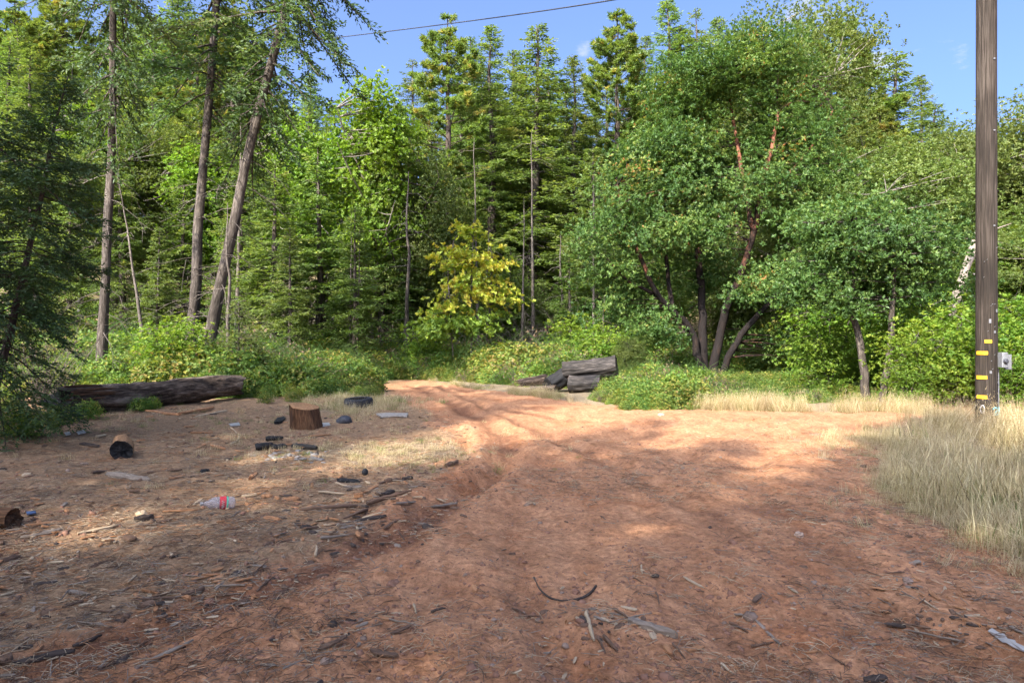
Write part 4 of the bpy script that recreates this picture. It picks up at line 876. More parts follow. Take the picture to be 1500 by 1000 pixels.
    TALLG = [tuft(1, 60, .62, .14, .30, 'straw', .5), tuft(2, 50, .75, .17, .36, 'straw', .65), tuft(3, 44, .5, .16, .42, 'straw', .2), tuft(4, 44, .45, .12, .35, 'grass', .6), tuft(9, 14, .8, .16, .35, 'straw', .05, .005)]
    FLAT = [tuft(5, 70, .36, .12, .8, 'straw', .6, .005, False), tuft(6, 70, .3, .12, .7, 'straw', .45, .005, False), tuft(7, 60, .2, .1, .5, 'grass', .45, .005, False)]
    n = 2200; p = pts_in([(4.6, 7.2), (4.9, 9.0), (5.3, 10.6), (6.6, 12.0), (8.5, 13.5), (16, 17.5), (17, 8), (9, 5.5)], n, r)
    dd, _ = poly_dist(p[:, 0], p[:, 1], [(4.4, 6.4), (4.8, 8.8), (5.2, 10.6), (6.6, 12.0), (8.5, 13.5), (16, 17)])
    s = (.4+.36*sstep(.0, 1.8, dd))*r.uniform(.6, 1.2, n)*np.interp(p[:, 1], [6, 8, 12], [1.15, 1, .85])*(1+.3*fbm(p[:, 0]*.7, p[:, 1]*.7, 2, 5))
    k = fbm(p[:, 0]*1.3, p[:, 1]*1.3, 3, 88) > -.42+.5*(r.random(n)-.5); p, s = p[k], s[k]; n = len(s)
    scatter('tall_dry_grass', 'tall straw coloured dry grass on the verge below the pole', 'grass', TALLG, np.stack([p[:, 0], p[:, 1], hz(p[:, 0], p[:, 1])], -1), tilt(r, n, .24), s, r.choice(5, n, p=[.32, .28, .24, .07, .09]))
    n = 2600; p = pts_in([(3.2, 3.9), (3.5, 5.4), (3.7, 7.0), (4.5, 8.2), (4.3, 9.4), (5.0, 10.8), (5.6, 10), (6, 7.6), (8, 5.5), (6.5, 3.6)], n, r); p = p+r.normal(0, .28, p.shape)*(r.random((n, 1)) < .5)
    s = r.uniform(.5, 1.15, n)*(1+.4*fbm(p[:, 0]*1.2, p[:, 1]*1.2, 2, 5)); dd, _ = poly_dist(p[:, 0], p[:, 1], GRASS_R[:6]); s *= .35+.5*sstep(0, .8, dd)
    scatter('matted_grass', 'matted short dry grass along the right side of the road', 'grass', FLAT, np.stack([p[:, 0], p[:, 1], hz(p[:, 0], p[:, 1])], -1), tilt(r, n, .2), s, r.choice(3, n, p=[.52, .38, .10]))
    # far verge strip
    n = 1900; x = r.uniform(-3.2, 8.5, n); y = np.interp(x, [q[0] for q in FAR_EDGE], [q[1] for q in FAR_EDGE])+.1+np.abs(r.normal(0, .55, n))
    s = r.uniform(.35, .8, n)*np.interp(x, [-3.2, 0, 2, 4, 9], [.45, .6, .75, .9, .9])
    k = (r.random(n) < np.where((x > 2.1) & (x < 4.0), .22, 1.)) & (fbm(x*1.1, y*1.1, 3, 44) > -.05+.3*(r.random(n)-.5)); x, y, s = x[k], y[k], s[k]*.9; n = len(x)
    scatter('verge_grass', 'strip of pale dry grass between the road and the brambles', 'grass', TALLG, np.stack([x, y, hz(x, y)], -1), tilt(r, n, .22), s, r.choice(5, n, p=[.27, .25, .2, .16, .12]))
    # thin grass of the left flat
    n = 620; x = np.concatenate([r.normal(-3.6, .7, 280), r.normal(-4.6, 2.0, 180), r.normal(-1.7, .9, 160)]); y = np.concatenate([r.normal(15.8, 1.0, 280), r.normal(11, 2.0, 180), r.normal(9.4, .6, 160)])
    scatter('thin_grass', 'thin dry and green grass on the left flat round the tyre', 'grass', FLAT, np.stack([x, y, hz(x, y)], -1), tilt(r, n, .2), r.uniform(.3, .75, n)*np.where(np.arange(n) < 280, 1.1, .6), r.choice(3, n, p=[.45, .25, .3]))
cover()

# ----------------------------------------------------------------------------- utility pole and cable
def pole():
    Y = 11.6; X = px_x(1445, Y); z = hz1(X, Y); r0, r1 = .160, .142
    o = thing('utility_pole', 'tall weathered wooden utility pole with yellow markers and a grey box', 'utility pole', (X, Y, z))
    mb = MB(); n = 72; hs = np.linspace(-.4, 10.5, 60); a = np.arange(n)/n*2*math.pi
    rr = (r0+(r1-r0)*hs/10.5)[:, None]*np.ones((1, n))
    rng = rng_(3)
    crack = np.zeros((60, n))
    for k in range(34):
        c = rng.integers(n); lo = rng.uniform(-.4, 9); ln = rng.uniform(.8, 4); crack[:, c] -= rng.uniform(.005, .016)*sstep(lo, lo+.3, hs)*sstep(lo+ln, lo+ln-.3, hs)
    rr = rr+crack+.004*fbm(np.cos(a)[None]*3+hs[:, None]*.2, np.sin(a)[None]*3+hs[:, None]*.3, 3, 8)
    V = np.stack([rr*np.cos(a), rr*np.sin(a), np.broadcast_to(hs[:, None], rr.shape)], -1)
    i = np.arange(59)[:, None]*n; j = np.arange(n)[None]; k = (j+1) % n
    mb.add(V.reshape(-1, 3), np.stack([i+j, i+k, i+n+k, i+n+j], -1).reshape(-1, 4))
    part('post', mb, M['pole'], o)
    def zz(py): return px_h(py, Y-.19)-z
    def strip(name, mat, a0, a1, z0, z1, parent, off=.006, seg=6):
        m = MB(); aa = np.linspace(a0, a1, seg); R0 = r0-.004*.5+off
        vs = []
        for rad in (R0, R0+.004):
            for h in (z0, z1): vs.append(np.stack([rad*np.cos(aa), rad*np.sin(aa), np.full(seg, h)], -1))
        vs = np.concatenate(vs); f = []
        for q in range(seg-1):
            f += [(q, q+1, seg+q+1, seg+q), (2*seg+q, 2*seg+q+1, 3*seg+q+1, 3*seg+q), (q, q+1, 2*seg+q+1, 2*seg+q), (seg+q, seg+q+1, 3*seg+q+1, 3*seg+q)]
        f += [(0, seg, 3*seg, 2*seg), (seg-1, 2*seg-1, 4*seg-1, 3*seg-1)]
        m.add(vs, f, smooth=False); return part(name, m, mat, parent)
    def ang(px): return -math.pi/2+math.asin(max(-1, min(1, (px-1445)/17.)))
    for px, py in ((1438, 500), (1432.5, 517), (1431.5, 553), (1431.5, 582)):
        strip('marker', M['yellow'], ang(px-4.6), ang(px+4.6), zz(py+2.5), zz(py-2.5), o)
    def glyph(name, mat, pts, parent, w=.013):
        m = MB(); P = np.array([[(r0+.012)*math.cos(ang(x)), (r0+.012)*math.sin(ang(x)), zz(y)] for x, y in pts]); tube(m, P, w, 6); return part(name, m, mat, parent)
    glyph('painted_digit', M['teal'], [(1444.5, 600), (1446, 597.5), (1449, 597), (1452, 598.5), (1452, 601), (1449, 604), (1445, 607.5), (1449, 607.5), (1453, 607.5)], o)['label'] = 'teal painted digit 2'
    th = np.linspace(0, 6.283, 14); glyph('painted_digit', M['whitepaint'], [(1431.5+1.8*math.sin(t), 600-6*math.cos(t)) for t in th], o, .009)['label'] = 'pale painted digit 0'
    glyph('paint_mark', M['teal'], [(1458.5, 597), (1459, 602), (1458.5, 608)], o, .012)
    # riser conduit and boxes on the right side
    m = MB(); cx, cyy = .172, -.02
    tube(m, [(cx, cyy, -.3), (cx, cyy, zz(560)), (cx, cyy, zz(540))], .028, 10); part('conduit', m, M['galv'], o)
    def box(name, x0, x1, y0, y1, z0, z1, mat, parent, bev=.012):
        m = MB(); b = bev
        xs = np.array([x0, x1]); 
        prof = np.array([(x0+b, y0), (x1-b, y0), (x1, y0+b), (x1, y1-b), (x1-b, y1), (x0+b, y1), (x0, y1-b), (x0, y0+b)])
        V = []; 
        for h, s in ((z0, .96), (z0+b, 1), (z1-b, 1), (z1, .96)):
            c = prof.mean(0); V.append(np.column_stack([c+(prof-c)*s, np.full(8, h)]))
        V = np.concatenate(V); F = [(q*8+j, q*8+(j+1) % 8, (q+1)*8+(j+1) % 8, (q+1)*8+j) for q in range(3) for j in range(8)]
        m.add(V, F, smooth=False); m.add(V[:8], [tuple(range(7, -1, -1))], smooth=False); m.add(V[24:], [tuple(range(8))], smooth=False)
        return part(name, m, mat, parent)
    b = box('meter_box', .105, .20, -.235, -.10, zz(538), zz(516), M['galv'], o)
    m = MB(); a = np.linspace(0, 6.283, 17)[:-1]; cz = (zz(538)+zz(516))/2-.02
    ring = lambda y, r: np.stack([.152+r*np.cos(a), np.full(16, y+.035), cz+r*np.sin(a)], -1)
    V = np.concatenate([ring(-.27, .04), ring(-.30, .04), ring(-.315, .028)]); F = [(q*16+j, q*16+(j+1) % 16, (q+1)*16+(j+1) % 16, (q+1)*16+j) for q in range(2) for j in range(16)]
    m.add(V, F); m.add(V[32:], [tuple(range(16))]); part('meter_dial', m, M['rubber_dust'], b)
    p = box('cover_plate', .225, .33, -.14, -.10, zz(541), zz(519), M['galv'], o, .006)
    m = MB(); tube(m, [(.15, -.115, zz(528)), (.25, -.115, zz(528))], .018, 8); part('bracket', m, M['galv'], o)
    for py in (560, 590): strip('strap', M['galv'], ang(1455), .1, zz(py+1.2), zz(py-1.2), o)
    for q, (px, py, h) in enumerate(((1440, 470, 3), (1448, 486, 2), (1452, 455, 2.5), (1441, 545, 2))): strip('tag', M['galv'], ang(px-1.6), ang(px+1.6), zz(py+h), zz(py-h), o)
    rs = rng_(17)
    for q in range(14):
        m = MB(); zq = rs.uniform(.5, 3.2); aq = ang(rs.uniform(1432, 1458)); rq = r0-.012*zq/7
        P = [((rq+d)*math.cos(aq+e), (rq+d)*math.sin(aq+e), zq+f) for d, e, f in ((-.01, -.03, 0), (.012, -.03, 0), (.012, .03, .012), (-.01, .03, .012))]
        tube(m, P, .0035, 5); part('staple', m, M['galv'], o)
    for py in (85, 190, 330):
        m = MB(); q = zz(py); tube(m, [(.02, -.13, q), (.02, -.17, q)], .014, 6); part('bolt', m, M['galv'], o)
pole()
def cable():
    mb = MB(); A = np.array([-18, 42, px_h(75, 42)+.6]); B = np.array([9, 14, 13.0])
    p0 = np.array([px_x(555, 34), 34, px_h(48, 34)]); p1 = np.array([px_x(730, 27), 27, px_h(25.5, 27)]); p2 = np.array([px_x(900, 21), 21, px_h(0, 21)])
    t = np.linspace(-1.6, 3.2, 40)
    # parabola through the three points
    P = p0*((t-1)*(t-2)/2)[:, None]+p1*(t*(2-t))[:, None]+p2*(t*(t-1)/2)[:, None]
    tube(mb, P, .022, 6)
    o = part('power_line', mb, M['wire']); tag(o, 'thin black power line crossing the blue sky above the trees', 'cable')
cable()

# ----------------------------------------------------------------------------- logs, stump, tyre
def log_mesh(L, ra, rb, seed, n=56, m=60, furrow=.15, bend=.02, broken=(0, 0), mats=None, rough_end=True):
    """a log along local Z with furrowed bark; ends are real cut faces with rings"""
    r = rng_(seed); z = np.linspace(0, L, m); a = np.arange(n)/n*2*math.pi
    A, Z = np.meshgrid(a, z); rad = ra+(rb-ra)*Z/L
    f = fbm(A*9/2/math.pi*2, Z*1.6, 3, seed)+.8*fbm(A*26/6.283, Z*3.0, 2, seed+3)
    # make the furrow field periodic
    f2 = fbm((A-6.283)*9/2/math.pi*2, Z*1.6, 3, seed)+.8*fbm((A-6.283)*26/6.283, Z*3.0, 2, seed+3)
    w = A/6.283; f = f*(1-w)+f2*w
    rad = rad*(1+furrow*np.clip(f, -1, 1)*.8+.06*np.sin(A*2+seed)+.03*np.sin(A*3-Z*.8))
    cx = bend*np.sin(Z/L*3+seed)*L; cyv = bend*np.cos(Z/L*2.3)*L*.6
    Zj = Z.copy()
    if broken[0]: Zj[0] += broken[0]*fbm(a*3, a*0, 3, seed+9)
    if broken[1]: Zj[-1] += broken[1]*fbm(a*3, a*0+4, 3, seed+11)
    V = np.stack([rad*np.cos(A)+cx, rad*np.sin(A)+cyv, Zj], -1)
    body = MB(); i = np.arange(m-1)[:, None]*n; j = np.arange(n)[None]; k = (j+1) % n
    body.add(V.reshape(-1, 3), np.stack([i+j, i+k, i+n+k, i+n+j], -1).reshape(-1, 4), .5+.3*f.ravel())
    ends = []
    for q, s in ((0, -1), (m-1, 1)):
        e = MB(); ring = V[q]; c = ring.mean(0); rings = [ring*1.0]
        vs = [ring]
        for t in (.93, .7, .45, .2): vs.append(c+(ring-c)*t+np.array([0, 0, -s*.02*(t < .9)])+np.stack([a*0, a*0, .02*vnoise(a*4+t*9, a*0+seed, 3)], -1))
        vv = np.concatenate(vs+[c[None]]); F = []
        jj = np.arange(n)
        for t in range(4): F.append(np.stack([t*n+jj, t*n+(jj+1) % n, (t+1)*n+(jj+1) % n, (t+1)*n+jj], -1))
        e.add(vv, np.concatenate(F)); e.f[(3, 0, True)] = [np.stack([4*n+jj, 4*n+(jj+1) % n, np.full(n, 5*n)], -1)]
        ends.append(e)
    return body, ends
def axis_rot(d, roll=0):
    q = Vector(d).to_track_quat('Z', 'Y'); return (q.to_matrix() @ Euler((0, 0, roll)).to_matrix()).to_euler()
def make_log(name, label, A, B, ra, rb, seed, mat, endmat, **kw):
    A = Vector(A); B = Vector(B); d = B-A
    o = thing(name, label, 'log', A, axis_rot(d, seed*.7)); body, ends = log_mesh(d.length, ra, rb, seed, **kw)
    part('bark', body, M[mat], o)
    for e in ends: part('cut_end', e, M[endmat], o)
    return o
A = gp(68, 611); B = gp(338, 586)
make_log('fallen_log', 'long thick fallen log with dark furrowed bark in front of the left brambles', (A.x, A.y+.3, A.z+.27), (B.x, B.y+.3, B.z+.24), .33, .26, 11, 'log_bark', 'char', m=90, broken=(.18, .12))
r_ = rng_(8); mbv = MB()       # split red inner wood where the bark has come off the near end
o = bpy.data.objects['fallen_log']
L = (B-A).length
for k in range(26):
    a = r_.uniform(2.2, 5.6)-11*.7; z0 = r_.uniform(-.12, .35); z1 = z0+r_.uniform(.5, 1.1)
    P = [(math.cos(a)*.335, math.sin(a)*.335, z0), (math.cos(a+.03)*.345, math.sin(a+.03)*.345, (z0+z1)/2), (math.cos(a+.05)*.325, math.sin(a+.05)*.325, z1)]
    tube(mbv, P, [.012, r_.uniform(.02, .035), .006], 5, wob=.3, seed=k)
part('split_wood', mbv, M['rot'], o)
# log pile in the middle distance
def g(px, Y, dz=0):
    X = px_x(px, Y); return (X, Y, hz1(X, Y)+dz)
make_log('stacked_log', 'upper grey log of the stack beside the far verge, cut end to the right', g(826, 20.6, .62), g(903, 20.2, .80), .27, .29, 21, 'log_grey', 'bark_dark', n=48, m=40)
make_log('stacked_log', 'lower brown log under the grey one in the stack', g(834, 20.2, .26), g(880, 19.9, .28), .24, .22, 22, 'log_grey', 'rot', n=48, m=34)
make_log('stacked_log', 'black charred log slanting down at the left of the stack', g(803, 20.3, .20), g(842, 20.9, .58), .23, .31, 23, 'char', 'char', n=44, m=30)
make_log('broken_log', 'pale broken stub of wood at the left end of the log stack', g(764, 20.9, .22), g(800, 20.9, .36), .12, .17, 24, 'log_bark', 'chip_brown', n=36, m=24, broken=(.2, .1))
make_log('broken_log', 'low dark rotten log lying in grass before the stack', g(778, 19.8, .08), g(815, 19.5, .14), .13, .15, 25, 'log_bark', 'char', n=36, m=24)
# small round log chunk, burnt end to the camera
A = gp(174, 672)
make_log('log_chunk', 'short round log chunk with burnt hollow end on the left flat', (A.x+.02, A.y+.02, A.z+.105), (A.x-.19, A.y+.42, A.z+.12), .125, .12, 31, 'cutwood', 'char', n=40, m=18, furrow=.06)
A = gp(5, 776)
make_log('log_chunk', 'orange brown split log end cut off by the left edge', (A.x+.04, A.y+.05, A.z+.085), (A.x-.5, A.y+.1, A.z+.09), .085, .1, 32, 'rot', 'rot', n=36, m=18)
def stump():
    c = gp(442, 629); c.y += .22; o = thing('wood_stump', 'sawn round of reddish brown wood standing upright on the flat', 'stump', c, (R(3), R(-5), .4))
    n, m = 48, 16; a = np.arange(n)/n*6.283; hs = np.linspace(-.03, 1, m)
    A_, H_ = np.meshgrid(a, hs); rad = .235*(1+.05*np.sin(A_*2+1)+.04*np.sin(A_*5)+.09*fbm(np.cos(A_)*4, np.sin(A_)*4+H_*.5, 4, 4)-.05*(np.abs(((A_*7/6.283) % 1)-.5) < .05))*(1.10-.12*H_+.05*np.maximum(0, .3-H_))
    top = .375-.05*(np.cos(A_)*rad)/.25+.03*np.sin(A_)
    V = np.stack([rad*np.cos(A_), rad*np.sin(A_), H_*top], -1)
    mb = MB(); i = np.arange(m-1)[:, None]*n; j = np.arange(n)[None]; k = (j+1) % n
    mb.add(V.reshape(-1, 3), np.stack([i+j, i+k, i+n+k, i+n+j], -1).reshape(-1, 4)); part('side', mb, M['rot'], o)
    e = MB(); ring = V[-1]; c0 = ring.mean(0); vs = [ring]+[c0+(ring-c0)*t+np.array([0, 0, .012 if t > .9 else 0]) for t in (.95, .6, .3)]
    vv = np.concatenate(vs+[c0[None]]); F = [np.stack([t*n+np.arange(n), t*n+(np.arange(n)+1) % n, (t+1)*n+(np.arange(n)+1) % n, (t+1)*n+np.arange(n)], -1) for t in range(3)]
    e.add(vv, np.concatenate(F)); e.f[(3, 0, True)] = [np.stack([3*n+np.arange(n), 3*n+(np.arange(n)+1) % n, np.full(n, 4*n)], -1)]
    part('sawn_top', e, M['cutwood'], o)
stump()
def tyre():
    c = gp(521, 598); c.y += .3
    o = thing('old_tyre', 'old black car tyre lying flat in grass left of the road', 'tyre', (c.x, c.y, c.z+.005), (R(3), R(-2), 0))
    prof = np.array([(.205, .02), (.23, .0), (.29, .004), (.315, .03), (.32, .06), (.32, .14), (.315, .17), (.29, .196), (.23, .2), (.205, .18), (.215, .17), (.285, .165), (.3, .13), (.3, .07), (.285, .035), (.215, .03)])
    n = 96; a = np.arange(n)/n*6.283; p = len(prof)
    rad = prof[None, :, 0]+np.zeros((n, 1)); tr = (prof[:, 0] > .312)
    rad = rad+np.where(tr[None], np.where((np.arange(n) % 3 == 0)[:, None], -.012, 0), 0)
    V = np.stack([rad*np.cos(a)[:, None], rad*np.sin(a)[:, None], np.broadcast_to(prof[None, :, 1], rad.shape)], -1)
    i = np.arange(n)[:, None]; i2 = (i+1) % n; j = np.arange(p)[None]; k = (j+1) % p
    mb = MB(); mb.add(V.reshape(-1, 3), np.stack([i*p+j, i2*p+j, i2*p+k, i*p+k], -1).reshape(-1, 4)); part('carcass', mb, M['rubber'], o)
    for z in (.075, .125):
        m = MB(); tube(m, [(.318*math.cos(t), .318*math.sin(t), z) for t in np.linspace(0, 6.283, 60)], .007, 5); part('tread_rib', m, M['rubber_dust'], o)
tyre()
def blob_mesh(seed, rx, ry, rz, rough=.25, n=18, m=10, cut=-.3, freq=1.6):
    mb = MB(); th = np.linspace(0, math.pi, m+1); a = np.arange(n)/n*6.283; A_, T_ = np.meshgrid(a, th)
    d = np.stack([np.sin(T_)*np.cos(A_), np.sin(T_)*np.sin(A_), np.cos(T_)], -1)
    f = 1+rough*(vnoise(d[..., 0]*freq+seed, d[..., 1]*freq+d[..., 2]*2.1*freq, seed)+.5*vnoise(d[..., 0]*3.1*freq, d[..., 1]*3*freq+d[..., 2]*4*freq+seed, seed+1))
    f[0] = f[0].mean(); f[-1] = f[-1].mean()
    V = d*f[..., None]*np.array([rx, ry, rz]); V[..., 2] = np.maximum(V[..., 2], cut*rz)
    i = np.arange(m)[:, None]*n; j = np.arange(n)[None]; k = (j+1) % n
    mb.add(V.reshape(-1, 3), np.stack([i+j, i+n+j, i+n+k, i+k], -1).reshape(-1, 4)); return mb
def lump(name, label, cat, px, py, wpx, mat, seed, flat=.7, rough=.25, group=None, smooth=True, cut=-.3):
    c = gp(px, py); w = wpx/1000*c.y/2
    mb = blob_mesh(seed, w, w*.8, w*flat, rough, cut=cut)
    if not smooth: mb.f = {(k[0], k[1], False): v for k, v in mb.f.items()}
    o = part(name, mb, M[mat]); o.location = (c.x, c.y+w*.5, c.z+w*flat*(.25 if cut > -.9 else .7)); o.rotation_euler = (0, 0, seed*1.1)
    return tag(o, label, cat, group)
lump('plastic_bag', 'rounded black bag lying half flattened in front of the tyre', 'bag', 503, 620, 23, 'rubber_dust', 3, .75, .12)
lump('black_ball', 'small black ball on the bare dirt left of the ruts', 'ball', 534, 695, 11, 'rubber', 4, 1., .04, cut=-1)
for px, py, w, mat, lab in [(121, 681, 11, 'stone_pale', 'pale rock standing left of the round log chunk'), (1332, 853, 17, 'stone', 'brown stone on the dirt below the matted grass at right'), (969, 609, 12, 'stone_pale', 'pale rock at the foot of the bramble mound'),
                            (1172, 786, 17, 'stone_pale', 'flat pinkish pale stone in the dirt near the right grass'), (1480, 905, 9, 'stone_pale', 'small pale stone near the right edge above the white strip'), (37, 698, 15, 'chip_pale', 'pale yellowish lump of wood near the left edge'),
                            (427, 583, 18, 'stone', 'grey rock half under the brambles behind the stump'), (205, 755, 18, 'chip_pale', 'pale lump of rotten wood at the end of the stick row on the left'), (575, 858, 20, 'clod', 'dark clod of earth on the open dirt left of centre'), (844, 869, 14, 'clod', 'reddish clod inside the curved twig in the foreground')]:
    lump('wood_lump' if 'chip' in mat else ('dirt_clod' if mat == 'clod' else 'rock'), lab, 'wood' if 'chip' in mat else ('clod' if mat == 'clod' else 'rock'), px, py, w, mat, px, .55, .3, smooth=False)

# ----------------------------------------------------------------------------- sticks, bark and chips lying about
def stick_mesh(L, w, kind, seed):
    r = rng_(seed); mb = MB()
    if kind == 'stick':
        m = 9; z = np.linspace(0, L, m); P = np.stack([np.cumsum(r.normal(0, L*.012, m)), np.cumsum(r.normal(0, L*.008, m)), z], -1)
        tube(mb, P, w*.5*np.interp(z, [0, L*.08, L*.8, L], [.75, 1, .75, .4]), 7, wob=.25, seed=seed)
    else:
        m = 8; z = np.linspace(0, L, m); ww = w*np.interp(z/L, [0, .12, .5, .85, 1], [.45, .9, 1.0, .8, .25])*r.uniform(.8, 1.15, m); off = np.cumsum(r.normal(0, w*.06, m))
        th = w*(.62 if kind == 'chunk' else .26)
        if kind == 'bark':
            s = np.linspace(-1, 1, 6); cv = .34*w*(1-s**2)
            top = np.stack([np.stack([off[i]+s*ww[i]*.5, cv*ww[i]/w+r.normal(0, w*.03, 6), np.full(6, z[i])+r.normal(0, L*.02, 6)], -1) for i in range(m)])
            bot = top-np.array([0, th*.8, 0]); n = 6
        else:
            s = np.array([-1, -.35, .4, 1]); n = 4
            top = np.stack([np.stack([off[i]+s*ww[i]*.5, th*(1-.35*s**2)*r.uniform(.6, 1.1, 4), np.full(4, z[i])+r.normal(0, L*.025, 4)], -1) for i in range(m)])
            bot = top*np.array([1, 0, 1])-np.array([0, th*.3, 0])
        V = np.concatenate([top.reshape(-1, 3), bot.reshape(-1, 3)]); o = m*n; F = []
        for i in range(m-1):
            for j in range(n-1):
                F += [(i*n+j, i*n+j+1, (i+1)*n+j+1, (i+1)*n+j), (o+i*n+j+1, o+i*n+j, o+(i+1)*n+j, o+(i+1)*n+j+1)]
            F += [(i*n, (i+1)*n, o+(i+1)*n, o+i*n), (i*n+n-1, o+i*n+n-1, o+(i+1)*n+n-1, (i+1)*n+n-1)]
        for j in range(n-1): F += [(j, o+j, o+j+1, j+1), ((m-1)*n+j, (m-1)*n+j+1, o+(m-1)*n+j+1, o+(m-1)*n+j)]
        mb.add(V, F, smooth=False)
    return mb
def lay(name, kind, mat, x1, y1, x2, y2, wpx, label, cat, group=None, lift=0.):
    A = gp(x1, y1); B = gp(x2, y2); d = B-A; L = max(d.length, .04); ym = (A.y+B.y)/2
    w = wpx/1000*ym
    seed = int(x1*7+y1*13+x2) % 9973
    mb = stick_mesh(L, w, kind, seed)
    o = part(name, mb, M[mat])
    zax = d.normalized(); yax = Vector((0, 0, 1)); xax = yax.cross(zax).normalized(); yax = zax.cross(xax)
    m = Matrix((xax, yax, zax)).transposed()
    o.rotation_euler = m.to_euler(); o.location = A+Vector((0, 0, (w*.45 if kind == 'stick' else w*.14)+.004+lift))
    return tag(o, label, cat, group)
